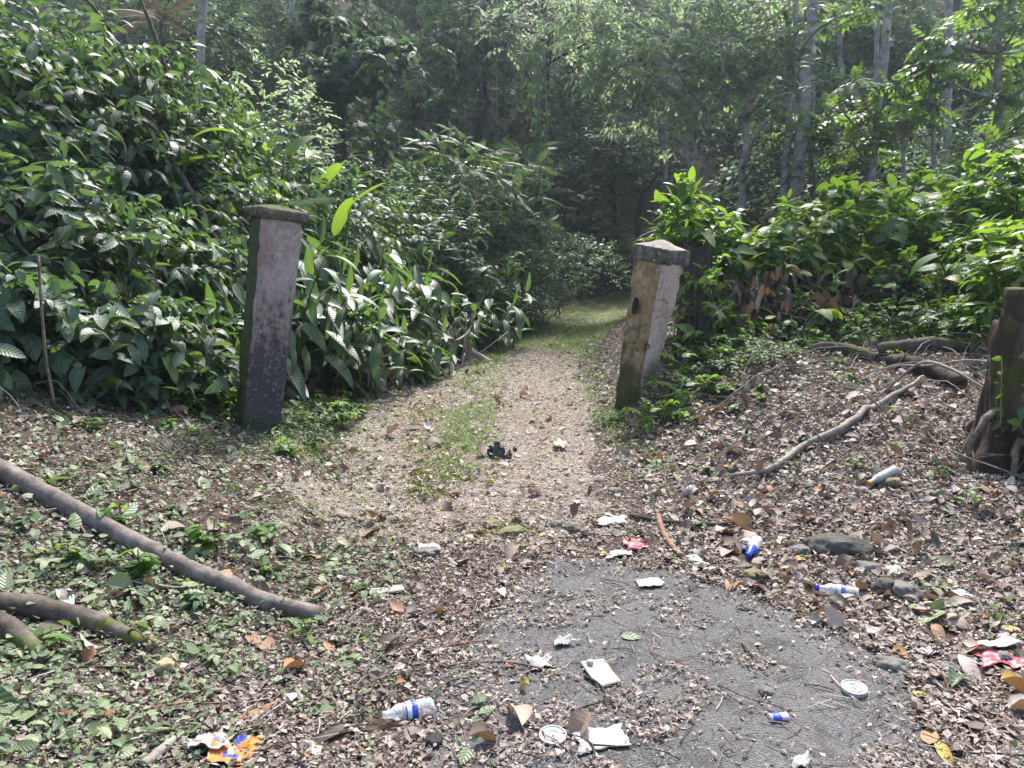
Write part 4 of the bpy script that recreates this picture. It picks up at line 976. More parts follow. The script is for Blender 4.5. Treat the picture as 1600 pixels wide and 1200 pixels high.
# ------------------------------------------------------------------ left bank: the vine thicket
def dead_hang(n, mat='dry_leaf', sz=.3):
    def f(root, P, h, r):
        A = Acc(); m = r.randint(0, len(P), n); p = P[m] * np.array([.75, .75, .8]) + r.normal(0, .12, (n, 3)); 
        scatter_T(A, T_DEAD, p, np.stack([r.normal(0, .25, n), r.normal(-.15, .25, n), -np.ones(n)], -1), randdir(n, r), sz * r.uniform(.6, 1.3, n), r.uniform(.15, .72, n), r)
        A.build('dead_leaves', MATS[mat], root)
    return f
TH = [  # px, y, top py, rx, twigs, size, label
 (15, 5.5, 420, .62, 90, .135, 'low vine clump with drooping heart leaves, cut by the frame edge above the fallen pole', T_HEART),
 (130, 5.9, 440, .62, 95, .130, 'low heart-leaved vine clump at the foot of the left thicket', T_HEART),
 (235, 6.4, 470, .60, 85, .125, 'heart-leaved vine clump nearest the broken wood block', T_HEART),
 (318, 7.2, 500, .48, 60, .120, 'small vine clump close behind the left side of the grey pillar', T_OVATE),
 (40, 6.5, 235, .80, 130, .165, 'big-leaved vine mass in the second tier of the left thicket, at the frame edge', T_OVATE),
 (185, 7.0, 300, .85, 140, .160, 'middle vine mass of the left thicket with brown dead leaves inside', T_OVATE),
 (318, 7.9, 345, .70, 110, .150, 'vine mass directly left of the grey pillar top', T_OVATE),
 (-20, 7.3, 40, .95, 150, .185, 'tallest vine tangle at the upper left corner with long shiny leaves', T_OVATE),
 (95, 7.9, 70, .95, 150, .175, 'vine tangle hung over leaning stems at the upper left', T_OVATE),
 (205, 8.6, 105, .95, 150, .165, 'vine tangle on the thicket crest where the leaning stems end', T_OVATE),
 (300, 9.2, 115, .95, 150, .155, 'leafy shrub on the thicket crest right of the leaning stems', T_OVATE),
 (390, 10.2, 165, .95, 140, .150, 'leafy shrub on the crest above the grey pillar cap', T_OVATE),
 (-70, 8.6, -60, 1.3, 130, .19, 'highest vine growth running out of the top left of the frame', T_OVATE),
 (160, 8.3, -20, .8, 110, .165, 'vine tangle at the top edge left of the thin dark leaning stem', T_LONG), (250, 8.9, 40, .8, 110, .15, 'vine tangle at the crest just right of the leaning stems', T_LONG), (330, 8.5, 215, .75, 100, .12, 'smaller-leaved shrub on the slope above the left of the pillar cap', T_LONG), (90, 5.7, 520, .55, 70, .10, 'low ivy-like clump at the thicket foot over the fallen pole', T_HEART),
 (60, 9.6, -40, 1.2, 130, .18, 'dark vine growth behind the top of the leaning stems', T_OVATE)]
for i, (px, y, pt, rx, nt_, sz, lb, Ts) in enumerate(TH):
    ex = dead_hang(26, sz=.30) if i in (5, 8, 4) else dead_hang(12, sz=.20)
    o = shrub('vine_thicket', lb, 'vine thicket', px, y, pt, rx, rx * .85, int(nt_ * 2.1), 7, sz * .98, (Ts if i < 4 or 'ivy' in lb else Ts + T_LONG + T_LONG), 'vine_leaf', 100 + i, droop=.55, chaos=.45, hot=.10, group='vine clumps of the left thicket', L=.36, up=.15, nstem=7, extra=ex)
# leaning stems through the thicket
for i, (a, b, r0, lb) in enumerate([((150, 60, 8.5), (285, 290, 8.0), .03, 'thickest brown stem leaning through the left thicket'), ((118, 90, 8.2), (205, 330, 7.7), .024, 'brown stem leaning left of the thickest leaning stem'),
        ((205, -30, 8.6), (262, 130, 8.5), .022, 'thin dark stem leaning at the top of the left thicket'), ((120, -20, 8.3), (190, 95, 8.2), .02, 'dark leaning stem highest at the upper left')]):
    p0, p1 = at(*a), at(*b); p1 = p1 + (p1 - p0) * .35; c = p1.copy(); c[2] = hz(c[0], c[1])
    A = Acc(); A.tube(curve(p0 - c, p1 - c, (.03, 0, .06), 10, .01, i), np.linspace(r0 * .8, r0 * 1.1, 10), 7, rough=.1)
    tag(A.build('leaning_pole', MATS['mossy_bark'], loc=c), lb, 'stem', 'stems leaning through the thicket')
for i, (pts, lb) in enumerate([([(60, 400, 5.0), (64, 470, 4.95), (72, 560, 4.9), (86, 640, 4.9)], 'thin bare stem hanging in front of the heart-leaved clump at the far left'), ([(212, 545, 5.9), (235, 585, 5.8), (252, 615, 5.75), (268, 645, 5.7)], 'grey slanting stick at the foot of the thicket above the broken wood block')]):
    P = np.array([at(*p) for p in pts]); c = P[-1].copy(); A = Acc(); A.tube(resample(P, 14) - c, .009 if i == 0 else .016, 6, rough=.1)
    tag(A.build('bare_liana', MATS['twig_bark'], loc=c), lb, 'stem')

# ------------------------------------------------------------------ lance-leaved ginger clumps along the drive
def ginger_mesh(seed, ncane, H, leafL, spreadr, nleaf):
    r = np.random.RandomState(seed); A = Acc(); B = Acc()
    for c in range(ncane):
        a = r.uniform(0, 6.28); lean = np.array([math.cos(a), math.sin(a), 0]) * r.uniform(.15, .8) + np.array([.45, -.45, 0])
        b = np.array([r.normal(0, spreadr), r.normal(0, spreadr), -.05]); h = H * r.uniform(.6, 1.08)
        tip = b + lean * h * .55 + UP * h
        P = curve(b, tip, -lean * h * .12 + UP * .06 * h, 10)
        B.tube(P, np.linspace(.011, .005, 10), 5)
        t = np.linspace(.22, .99, nleaf); idx = t * 9; i0 = np.minimum(idx.astype(int), 8); f = (idx - i0)[:, None]
        pos = P[i0] * (1 - f) + P[i0 + 1] * f; tg = nrmz(P[i0 + 1] - P[i0])
        S = nrmz(np.cross(unit(tip - b), np.array([math.cos(a + 1.2), math.sin(a + 1.2), .2])))[None]
        sg = np.where(np.arange(nleaf) % 2 == 0, 1., -1.)[:, None]
        d = tg * .10 + S * sg * .9 + r.normal(0, .22, (nleaf, 3)) + np.array([.34, -.34, -.18])
        n = UP + r.normal(0, .25, (nleaf, 3)) + tg * .2
        sz = leafL * (1 - .35 * np.abs(t - .6) * 1.6) * r.uniform(.8, 1.2, nleaf)
        scatter_T(A, T_LANCE, pos, d, n, sz, tints(r, nleaf, .05), r)
        # young rolled leaf at the tip
        
        if c % 4 == 0: A.inst(T_LANCE[0], [P[-1]], [tg[-1] + UP * .6], [lean + .1], leafL * .7, .88)
    nd = 12; scatter_T(A, T_STRAP, np.stack([r.normal(0, spreadr, nd), r.normal(0, spreadr, nd), r.uniform(.08, .35, nd) * H], -1), np.stack([r.normal(0, .4, nd), r.normal(0, .4, nd), -np.ones(nd)], -1), randdir(nd, r), leafL * .6, r.uniform(.05, .5, nd), r, 1)
    fo = A.build('leaves', [MATS['ginger_leaf'], MATS['dry_leaf']]); st = B.build('canes', MATS['green_stem'])
    root = empty('ginger_plant', (0, 0, 0)); fo.parent = root; st.parent = root
    return root
GV = [ginger_mesh(200 + i, nc, H, lL, sp, nl) for i, (nc, H, lL, sp, nl) in enumerate([(9, 1.30, .52, .24, 8), (7, 1.1, .48, .20, 7), (10, 1.45, .55, .28, 8), (7, .72, .40, .18, 6), (6, .50, .34, .16, 6)])]
GL = [ # px, y, variant, scale, label tail
 (462, 7.9, 0, .95, 'hugging the right edge of the grey pillar'), (500, 8.3, 1, .95, 'half a step right of the grey pillar, its lower leaves lit'), (545, 8.7, 3, 1.05, 'low at the drive edge two steps past the grey pillar'),
 (592, 9.1, 3, 1.0, 'low at the drive edge left of the broad leaf lying over'), (622, 9.5, 4, 1.15, 'with broad leaves lying over at the edge of the drive'), (655, 10.2, 4, 1.1, 'small, beside the rough edge of the drive'),
 (488, 9.3, 2, .95, 'tall, in the gap above the grey pillar cap side'), (530, 9.6, 0, 1.0, 'arching tall over the low ones past the grey pillar'), (575, 10.0, 2, .95, 'tall with shiny leaves in the middle of the left bank'),
 (615, 10.4, 0, .95, 'with a yellow-green upright leaf, mid bank'), (655, 10.9, 2, .95, 'arching towards the drive in the middle of the bank'), (690, 11.4, 1, 1.0, 'whose leaves hang over the dark hollow in the bank'),
 (700, 11.6, 4, 1.2, 'small, in front of the dry stalks on the bank'), (735, 12.2, 3, 1.1, 'bushy, at the bank foot past the dry stalks'), (762, 12.8, 3, 1.2, 'with bright tip leaves at the bend of the drive'), (735, 12.9, 1, 1.1, 'tall, behind the bushy one at the bend'),
 (560, 11.2, 2, 1.0, 'high on the bank behind the shiny-leaved row'), (610, 11.8, 2, 1.0, 'high on the bank, below the round bushes'), (660, 12.4, 2, .9, 'upper row, under the pinnate-leaved bush'), (700, 13.2, 0, .95, 'upper row, farther along towards the bend'), (750, 14.2, 0, .9, 'upper row, last before the small-leaved bushes'),
 (430, 9.0, 2, 1.05, 'behind the cap of the grey pillar'), (372, 8.1, 1, .95, 'left of the grey pillar at mid height'), (350, 7.5, 3, 1.0, 'left of the grey pillar foot'), (335, 7.0, 4, 1.1, 'small, nearest the foot of the grey pillar on its left'),
 (455, 8.6, 3, 1.2, 'peeping out behind the lower right edge of the grey pillar'), (790, 14.5, 4, 1.3, 'tiny, at the grassy bend of the drive'), (510, 8.9, 1, 1.0, 'between the pillar row and the shiny-leaved row'), (640, 9.9, 3, .9, 'dark, in the low front row'), (520, 10.6, 2, 1.05, 'tall, left of the upper row start')]
first = set()
for px, y, v, s, lb in GL:
    o = GV[v] if v not in first else copy_tree(GV[v]); first.add(v)
    x = xat(px, y); r = np.random.RandomState(int(px * 7 + y * 10)); o.location = (x, y, hz(x, y)); o.rotation_euler = (0, 0, r.uniform(-.9, .9)); k = s * r.uniform(.92, 1.08); o.scale = (k, k, k)
    tag(o, 'lance-leaved ginger plant ' + lb, 'ginger plant', 'ginger plants on the left bank of the drive')
# dry stalks in the hollow of the bank
r = np.random.RandomState(77)
for i, (px, y, lb) in enumerate([(668, 10.9, 'heap of dry stalks and brown leaves in the dark hollow of the left bank'), (505, 8.6, 'dry brown leaf heap under the ginger right of the grey pillar')]):
    x = xat(px, y); A = Acc(); n = 60
    scatter_T(A, T_STRAP, np.stack([r.normal(0, .35, n), r.normal(0, .25, n), r.uniform(.05, .6, n)], -1), np.stack([r.normal(0, .5, n), r.normal(0, .5, n), -np.ones(n) * .8], -1), randdir(n, r), r.uniform(.2, .45, n), r.uniform(.1, .75, n), r)
    for k in range(34): a = np.array([r.normal(0, .35), r.normal(0, .25), 0]); A.tube(curve(a, a + np.array([r.normal(0, .3), r.normal(0, .3), r.uniform(.2, .8)]), n=5), .007, 4, tint=r.uniform(.5, .8))
    tag(A.build('dry_stalk_heap', MATS['dry_leaf'], loc=(x, y, hz(x, y))), lb, 'dry stalks', 'dry stalk heaps')

# ------------------------------------------------------------------ big paddle leaves (heliconia)
def paddle(px, y, pytop, n, L, seed, label, mat='banana_leaf', W=1., lean=.35, name='heliconia_plant', cat='heliconia', group='paddle-leaved plants'):
    r = np.random.RandomState(seed); x = xat(px, y); g = hz(x, y); h = ztop(pytop, y) - g
    root = empty(name, (x, y, g), 0, label, cat, group); A = Acc(); B = Acc()
    for k in range(n):
        a = r.uniform(0, 6.28); o = np.array([math.cos(a), math.sin(a), 0]) * r.uniform(.3, 1) * lean
        L_ = L * r.uniform(.8, 1.15); hh = max(h * r.uniform(.72, 1) - L_ * .75, .12); p1 = o * hh * .7 + UP * hh
        B.tube(curve((o * .15) - UP * .05, p1, n=7), np.linspace(.020, .010, 7), 6)
        A.inst(T_BANANA[r.randint(3)], [p1], [o * 2.2 + UP * r.uniform(.1, .9)], [-o * .9 + UP * .5 + r.normal(0, .3, 3)], L_, r.uniform(.2, 1), wide=[W])
    A.build('leaves', MATS[mat], root); B.build('stalks', MATS['green_stem'], root)
for i, a in enumerate([(478, 10.2, 178, 8, .62, 'heliconia with the tallest bright backlit paddle leaf above the grey pillar'), (505, 9.6, 250, 4, .60, 'heliconia with a glowing paddle leaf right of the pillar cap'), (415, 9.6, 175, 7, .6, 'heliconia with dark upright paddle leaves on the crest above the grey pillar'),
                       (372, 8.6, 320, 4, .55, 'heliconia with arching leaves touching the left of the pillar cap'), (235, 7.9, 150, 4, .55, 'dark paddle-leaved plant standing out of the left thicket'), (345, 9.0, 240, 6, .5, 'paddle-leaved plant with one pale drooping leaf in the thicket'), (595, 11.6, 300, 4, .5, 'short heliconia on the bank under the round bushes'), (655, 12.9, 285, 6, .45, 'paddle-leaved plant at the top of the ginger bank')]):
    paddle(a[0], a[1], a[2], a[3], a[4], 300 + i, a[5])

# ------------------------------------------------------------------ bushes at the bend of the drive
SH = [ ('broad_bush', 'bush', 505, 10.9, 222, .75, 120, 7, .16, T_LONG, 'vine_leaf', 'broad-leaved shrub right of the tallest heliconia'), ('broad_bush', 'bush', 562, 11.7, 250, .75, 120, 7, .15, T_LONG, 'vine_leaf', 'broad-leaved shrub on the slope left of the loose twiggy bush'), ('broad_bush', 'bush', 612, 12.2, 285, .7, 110, 7, .15, T_LONG, 'vine_leaf', 'broad-leaved shrub just over the upper ginger row'), ('broad_bush', 'bush', 690, 13.0, 300, .7, 110, 7, .14, T_LONG, 'vine_leaf', 'broad-leaved shrub below the feathery bush'), ('broad_bush', 'bush', 745, 13.4, 345, .6, 100, 7, .13, T_LONG, 'vine_leaf', 'low broad-leaved shrub below the stepping pinnate bush'),
 # name, cat, px, y, top, rx, twigs, K, size, T, mat, label, hot
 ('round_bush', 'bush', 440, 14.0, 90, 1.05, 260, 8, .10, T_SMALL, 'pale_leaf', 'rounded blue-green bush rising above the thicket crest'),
 ('round_bush', 'bush', 640, 13.6, 262, .95, 240, 8, .10, T_SMALL, 'mid_leaf', 'loose twiggy bush at the top of the ginger bank'),
 ('pinnate_bush', 'bush', 715, 15.0, 205, 1.15, 150, 4, .34, T_PINN, 'mid_leaf', 'pinnate-leaved bush with feathery tips, highest of the bushes in the centre'),
 ('pinnate_bush', 'bush', 785, 16.0, 245, 1.05, 130, 4, .34, T_PINN, 'mid_leaf', 'pinnate-leaved bush stepping down towards the bend'),
 ('round_bush', 'bush', 680, 14.2, 235, .95, 260, 8, .10, T_SMALL, 'mid_leaf', 'small-leaved bush left of the feathery bush'),
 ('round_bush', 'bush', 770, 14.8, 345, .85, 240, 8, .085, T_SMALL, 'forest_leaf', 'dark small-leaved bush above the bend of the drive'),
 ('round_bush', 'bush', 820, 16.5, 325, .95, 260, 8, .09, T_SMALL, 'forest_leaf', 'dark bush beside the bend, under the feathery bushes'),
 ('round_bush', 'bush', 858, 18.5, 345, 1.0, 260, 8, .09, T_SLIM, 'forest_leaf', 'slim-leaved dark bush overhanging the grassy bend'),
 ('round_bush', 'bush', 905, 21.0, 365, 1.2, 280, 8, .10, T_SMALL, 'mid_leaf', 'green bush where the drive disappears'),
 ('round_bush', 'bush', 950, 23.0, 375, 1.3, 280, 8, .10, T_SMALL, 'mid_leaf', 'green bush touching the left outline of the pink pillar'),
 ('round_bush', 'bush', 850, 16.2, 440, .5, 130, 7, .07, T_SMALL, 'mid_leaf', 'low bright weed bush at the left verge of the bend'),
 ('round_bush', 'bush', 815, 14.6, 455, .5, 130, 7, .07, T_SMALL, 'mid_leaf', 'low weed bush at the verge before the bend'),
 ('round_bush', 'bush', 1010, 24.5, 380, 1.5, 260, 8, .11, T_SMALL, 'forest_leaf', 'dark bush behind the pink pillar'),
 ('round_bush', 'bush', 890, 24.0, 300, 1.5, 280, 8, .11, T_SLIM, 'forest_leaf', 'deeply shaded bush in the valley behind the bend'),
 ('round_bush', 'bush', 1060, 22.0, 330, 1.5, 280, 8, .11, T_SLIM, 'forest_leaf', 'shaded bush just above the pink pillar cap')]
for i, (nm, ct, px, y, pt, rx, nt_, K, sz, Ts, mt, lb) in enumerate(SH):
    shrub(nm, lb, ct, px, y, pt, rx, rx * .9, nt_, K, sz, Ts, mt, 400 + i, droop=.25, group='bushes round the bend of the drive', L=.34, up=.3, nstem=6)

# ------------------------------------------------------------------ right side: sunlit vines on the mound
VR = [(1078, 8.9, 288, .36, 95, .115, 'bright vine climbing over the fibrous trunk behind the pink pillar'),
 (1110, 9.4, 330, .5, 70, .11, 'bright leafy vine right of the fibrous trunk'),
 (1185, 9.7, 345, .60, 90, .10, 'lower left swell of the sunlit vine mound over the dead leaves'), (1262, 9.9, 305, .72, 120, .105, 'middle swell of the sunlit vine mound over the dead leaves'),
 (1345, 10.1, 272, .75, 130, .11, 'highest dome of the sunlit vine mound'), (1425, 10.4, 318, .62, 100, .105, 'right shoulder of the sunlit vine mound'),
 (1500, 10.4, 288, .75, 120, .10, 'sunlit vine bank right of the vine mound'), (1575, 10.2, 225, .85, 130, .11, 'sunlit vine wall at the right frame edge, upper part'), (1640, 9.4, 205, .9, 130, .11, 'sunlit vine wall running out of the right of the frame'),
 (1565, 8.9, 330, .62, 100, .10, 'sunlit yellow-green vines above the rotten stump'), (1480, 9.2, 400, .45, 70, .09, 'low bright vines left of the elephant ear plant'), (1450, 11.8, 265, .8, 110, .11, 'shadier vines behind the vine mound'), (1625, 7.6, 330, .55, 80, .11, 'near vine leaves at the frame edge right of the rotten stump'), (1425, 8.95, 398, .30, 40, .085, 'vine draped over the top of the fibrous stump'), (1098, 8.2, 405, .22, 26, .09, 'vine strand hanging down the front of the fibrous trunk'), (1200, 8.7, 455, .30, 22, .10, 'vine strand hanging over the purple-brown dead leaves'), (1290, 8.9, 440, .34, 26, .10, 'vine strand hanging over the dark hollow of the vine mound'), (1355, 8.9, 470, .35, 26, .09, 'bright low vine in front of the dead leaves beside the fibrous stump'), (1160, 8.5, 500, .30, 26, .09, 'low vine at the foot of the purple-brown dead leaves'), (1480, 8.6, 470, .40, 50, .09, 'bright low vine between the fibrous stump and the rotten stump')]
for i, (px, y, pt, rx, nt_, sz, lb) in enumerate(VR):
    shrub('sunlit_vine', lb, 'vine', px, y, pt, rx, rx * .8, int(nt_ * 1.25), 6, sz * (1.5 if i < 13 else 1.15), T_HEART if i % 3 else T_HEART + T_OVATE, 'bush_leaf', 500 + i, droop=.3, group='sunlit vines on the right bank', L=.30, up=.35, nstem=7, hot=.14, zmin=(.42 if i in (2, 3, 4, 5) else .55 if i == 0 else 0))
WD = [(345, 6.5, 612, .26, 'at the left foot of the grey pillar'), (372, 6.2, 640, .20, 'touching the front left corner of the grey pillar'), (452, 6.7, 620, .24, 'at the right foot of the grey pillar'), (490, 7.0, 610, .26, 'a step right of the grey pillar foot'), (520, 7.6, 590, .24, 'at the drive edge right of the grey pillar'), (470, 6.2, 660, .22, 'in front of the right foot of the grey pillar'), (300, 6.3, 600, .26, 'behind the broken wood block'), (250, 6.0, 600, .24, 'left of the broken wood block'),
      (1062, 7.4, 560, .24, 'at the right side of the pink pillar'), (1095, 7.7, 535, .30, 'just right of the pink pillar'), (1130, 7.9, 520, .30, 'below the fibrous trunk'), (1050, 7.0, 600, .24, 'at the right foot of the pink pillar'), (1090, 7.0, 590, .26, 'on the slope right of the pink pillar foot'), (1175, 8.1, 525, .2, 'at the edge of the leafy mound under the purple-brown leaves'), (1235, 8.2, 525, .18, 'at the edge of the leafy mound under the dark hollow'), (1300, 8.2, 520, .2, 'on the mound crest behind the half buried log'), (1360, 8.2, 515, .22, 'on the mound crest left of the level pale log'), (1430, 8.1, 500, .34, 'on the mound crest behind the level pale log'), (1500, 7.9, 490, .36, 'on the mound crest left of the rotten stump'), (1545, 7.4, 470, .30, 'behind the rotten stump'), (1150, 7.3, 570, .24, 'upper leafy slope right of the pink pillar'), (1030, 6.6, 640, .18, 'in front of the right foot of the pink pillar'), (950, 7.2, 612, .16, 'at the drive edge left of the pink pillar'), (1210, 7.4, 560, .24, 'upper middle of the leafy slope')]
WV = [shrub('creeping_weed', 'x', 'weed', 1100, 7.5, 540, rx, rx, n_, 6, sz, Ts, mt, 560 + i, droop=.2, group='creeping weeds round the pillars and the mound', L=.16, up=.5, nstem=4, hot=.14) for i, (rx, n_, sz, Ts, mt) in enumerate([(.30, 34, .085, T_HEART, 'bush_leaf'), (.30, 40, .07, T_OVATE, 'bush_leaf'), (.30, 44, .06, T_OVATE, 'mid_leaf')])]
for i, (px, y, pt, rr, lb) in enumerate(WD):
    k = i % 3; o = WV[k] if i < 3 else copy_tree(WV[k]); x = xat(px, y); g = hz(x, y); o.location = (x, y, g); s_ = rr / .30; r_ = np.random.RandomState(580 + i)
    o.rotation_euler = (0, 0, r_.uniform(0, 6.28)); o.scale = (s_, s_, s_ * r_.uniform(.8, 1.3)); o['label'] = ('heart-leaved', 'oval-leaved', 'small-leaved')[k] + ' creeping weed ' + lb
# fibrous trunk behind the pillar
_, p = stump((xat(1086, 8.6), 8.6), [(-.2, .24), (0, .22), (.3, .19), (.9, .175), (1.25, .16)], 'dark fibrous broken trunk standing behind the pink pillar', 'fibre_wood', 9, name='broken_tree', nroot=5)
# dead leaves hanging under the vine mound
def dead_curtain(px0, px1, y, pt, pb, n, label, seed):
    r = np.random.RandomState(seed); xm = xat((px0 + px1) / 2, y); g = hz(xm, y)
    root = empty('dead_leaf_heap', (xm, y, g), 0, label, 'dead leaves', 'dead leaf heaps under the vines')
    x0, x1 = xat(px0, y) - xm, xat(px1, y) - xm; zt, zb = ztop(pt, y) - g, ztop(pb, y) - g
    A = Acc(); p = np.stack([r.uniform(x0, x1, n), r.normal(0, .14, n), zb + (zt - zb) * r.beta(1.6, 1.1, n)], -1)
    scatter_T(A, T_STRAP, p, np.stack([r.normal(0, .45, n), r.normal(-.2, .35, n), -np.ones(n)], -1), randdir(n, r) * .9 + np.array([0, -1, .3]), r.uniform(.12, .34, n), np.where(r.rand(n) < .09, r.uniform(.45, .7, n), r.uniform(.0, .28, n)), r)
    A.build('hanging_leaves', MATS['dry_leaf'], root)
    B = Acc(); th = np.linspace(0, 1, 14)
    for k in range(20): a = np.array([r.uniform(x0, x1), .2 + r.normal(0, .15), zt * r.uniform(.5, 1.0)]); B.tube(curve(a, a + np.array([r.normal(0, .28), r.normal(0, .15), -a[2] * r.uniform(.4, 1.1)]), (r.normal(0, .10), 0, 0), 7, .012, k), r.uniform(.004, .008), 4)
    B.build('hanging_stalks', MATS['twig_bark'], root)
dead_curtain(1125, 1240, 8.9, 412, 530, 120, 'big purple-brown dead leaves hanging under the left swell of the vine mound', 61)
dead_curtain(1225, 1330, 9.2, 415, 520, 80, 'brown dead leaves in the dark hollow under the middle of the vine mound', 62)
dead_curtain(1315, 1450, 9.2, 410, 512, 76, 'dead leaves and stalks beside the fibrous stump under the vine mound', 63)
dead_curtain(1128, 1238, 8.45, 440, 545, 46, 'lower heap of drooping purple-brown dead leaves at the left foot of the vine mound', 64)
dead_curtain(1245, 1335, 8.6, 450, 530, 34, 'lower heap of drooping dead leaves at the middle foot of the vine mound', 65)
_, p = stump((xat(1424, 9.2), 9.2), [(-.2, .24), (0, .21), (.25, .18), (.5, .17), (.75, .14)], 'fibrous brown stump at the right end of the vine mound', 'fibre_wood', 19, name='palm_stump', nroot=4)
# the dark earth core of the vine mound
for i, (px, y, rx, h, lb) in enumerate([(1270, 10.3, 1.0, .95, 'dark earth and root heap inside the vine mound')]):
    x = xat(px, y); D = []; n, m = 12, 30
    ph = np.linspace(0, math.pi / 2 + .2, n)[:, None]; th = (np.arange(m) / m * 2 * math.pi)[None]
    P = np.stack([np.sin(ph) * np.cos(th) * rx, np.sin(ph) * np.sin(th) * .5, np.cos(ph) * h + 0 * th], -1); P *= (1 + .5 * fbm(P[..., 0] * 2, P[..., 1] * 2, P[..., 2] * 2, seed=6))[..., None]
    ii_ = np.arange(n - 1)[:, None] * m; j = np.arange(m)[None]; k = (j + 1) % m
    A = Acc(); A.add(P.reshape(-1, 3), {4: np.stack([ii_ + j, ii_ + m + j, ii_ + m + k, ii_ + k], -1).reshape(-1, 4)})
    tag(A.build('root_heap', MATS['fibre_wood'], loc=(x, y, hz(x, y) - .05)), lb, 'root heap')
# elephant ear
def elephant(px, y, pt, n, L, seed, label):
    r = np.random.RandomState(seed); x = xat(px, y); g = hz(x, y); h = ztop(pt, y) - g
    root = empty('elephant_ear', (x, y, g), 0, label, 'elephant ear plant', 'elephant ear plants'); A = Acc(); B = Acc(); T = [leaf_t(.42, 9, .12, b, 'heart', .08, seed=i) for i, b in enumerate((.4, .9))]
    for k in range(n):
        a = k / n * 6.28 + r.uniform(-.4, .4); o = np.array([math.cos(a), math.sin(a), 0]); p = o * .35 + UP * h * r.uniform(.75, 1)
        B.tube(curve(o * .03, p, (0, 0, .1), 8), np.linspace(.018, .009, 8), 6); A.inst(T[k % 2], [p], [o + UP * r.uniform(-.5, .1)], [UP + o * .2 + r.normal(0, .2, 3)], L * r.uniform(.8, 1.1), r.uniform(.2, .8))
    A.build('leaves', MATS['banana_leaf'], root); B.build('stalks', MATS['green_stem'], root)
elephant(1515, 8.4, 395, 6, .42, 71, 'elephant ear plant with wide arrow-shaped leaves above the rotten stump')
elephant(1440, 11.2, 300, 6, .40, 72, 'dark-leaved elephant ear behind the right shoulder of the vine mound')
elephant(1245, 8.3, 480, 4, .22, 73, 'small broad-leaved plant in front of the dead leaves under the vine mound')
# creeper on the rotten stump
r = np.random.RandomState(8); root = empty('stump_creeper', pS + np.array([-.1, -.3, 0]), 0, 'heart-leaved creeper hanging down the front of the rotten stump', 'creeper'); A = Acc(); B = Acc()
for k in range(14):
    a = r.uniform(-3.0, -.6); zz = np.linspace(r.uniform(.5, 1.15), r.uniform(.0, .3), 9); tt = a + np.cumsum(r.normal(0, .08, 9)); rr = .30 + r.uniform(0, .05) - .08 * zz
    P = np.stack([rr * np.cos(tt) + .1, rr * np.sin(tt) + .3, zz], -1); B.tube(P, .004, 4)
    m = 13; q = P[r.randint(0, 9, m)]; o = nrmz(q - np.array([.1, .3, 0]) * 1); o[:, 2] = -.3
    scatter_T(A, T_HEART, q, o + r.normal(0, .4, (m, 3)), UP + o + r.normal(0, .3, (m, 3)), r.uniform(.05, .10, m), tints(r, m, .1), r)
A.build('leaves', MATS['bush_leaf'], root); B.build('vines', MATS['pale_twig'], root)

# ------------------------------------------------------------------ forest trees
def tree(name, label, cat, base_px, y, blobs, Ts, mat, size, seed, r0=.12, bark_='dark_bark', ntw=26, K=8, top=None, droop=.3, ros=False, L=.45, group='trees of the forest behind', lean_px=None, br=.8, dry=None):
    """base_px: photo column of the trunk foot; blobs: (px, py, dy, radius) of leaf masses; limbs run to every blob"""
    r = np.random.RandomState(seed); x = xat(base_px, y); g = hz(x, y); base = np.array([x, y, g])
    root = empty(name, base, 0, label, cat, group); B = Acc(); A = Acc()
    C = np.array([at(px, py, y + dy) - base for px, py, dy, rr in blobs]); RR = np.array([b[3] for b in blobs])
    if top is None: tp = np.array([C[:, 0].mean(), C[:, 1].mean(), C[:, 2].max()])
    else: tp = at(top[0], top[1], y + .3) - base
    TR = curve((0, 0, -.4), tp, (r.normal(0, .1), 0, 0), 16, .04, seed); B.tube(TR, np.linspace(r0, r0 * .42, 16) * (1 + .25 * np.exp(-np.arange(16) * 1.2)), 10, rough=.12, seed=seed)
    for c, rr in zip(C, RR):
        k = np.argmin(np.abs(TR[:, 2] - (c[2] - max(.6, .35 * np.linalg.norm(c[:2] - TR[-1, :2]))))); k = max(2, min(k, 14))
        B.tube(curve(TR[k], c, (r.normal(0, .1), r.normal(0, .1), .12), 8, .04, k), np.linspace(r0 * .42, r0 * .12, 8), 6)
        n = max(4, int(ntw * (rr / .8) ** 2)); D = randdir(n, r); P = c + D * (r.uniform(.35, 1, (n, 1)) ** .5) * rr * np.array([1, 1, br]) * (1 + .6 * fbm(D[:, 0] * 2, D[:, 1] * 2, D[:, 2] * 2, seed=seed))[:, None]
        for q in P[:min(n, 14)]: B.tube(curve(c, q, (0, 0, .08), 4), r0 * .08, 3, cap=False)
        if ros: pos, d, nn = rosette(P, D + UP * .7 + r.normal(0, .2, (n, 3)), K, r, droop)
        else: pos, d, nn = twig_leaves(P, D * np.array([1, 1, .4]) + r.normal(0, .4, (n, 3)) + UP * .1, L, K, r, droop)
        scatter_T(A, Ts, pos, d, nn, size * np.exp(r.normal(0, .2, len(pos))), tints(r, len(pos), .03), r)
    B.build('trunk', MATS[bark_], root); A.build('crown', MATS[mat], root)
    return root
def blobs_disc(px, py, n, spread, rr, seed, squash=.7, dy=1.2):
    r = np.random.RandomState(seed); return [(px + r.normal(0, spread), py + r.normal(0, spread * squash), r.normal(0, dy), rr * r.uniform(.75, 1.25)) for _ in range(n)]
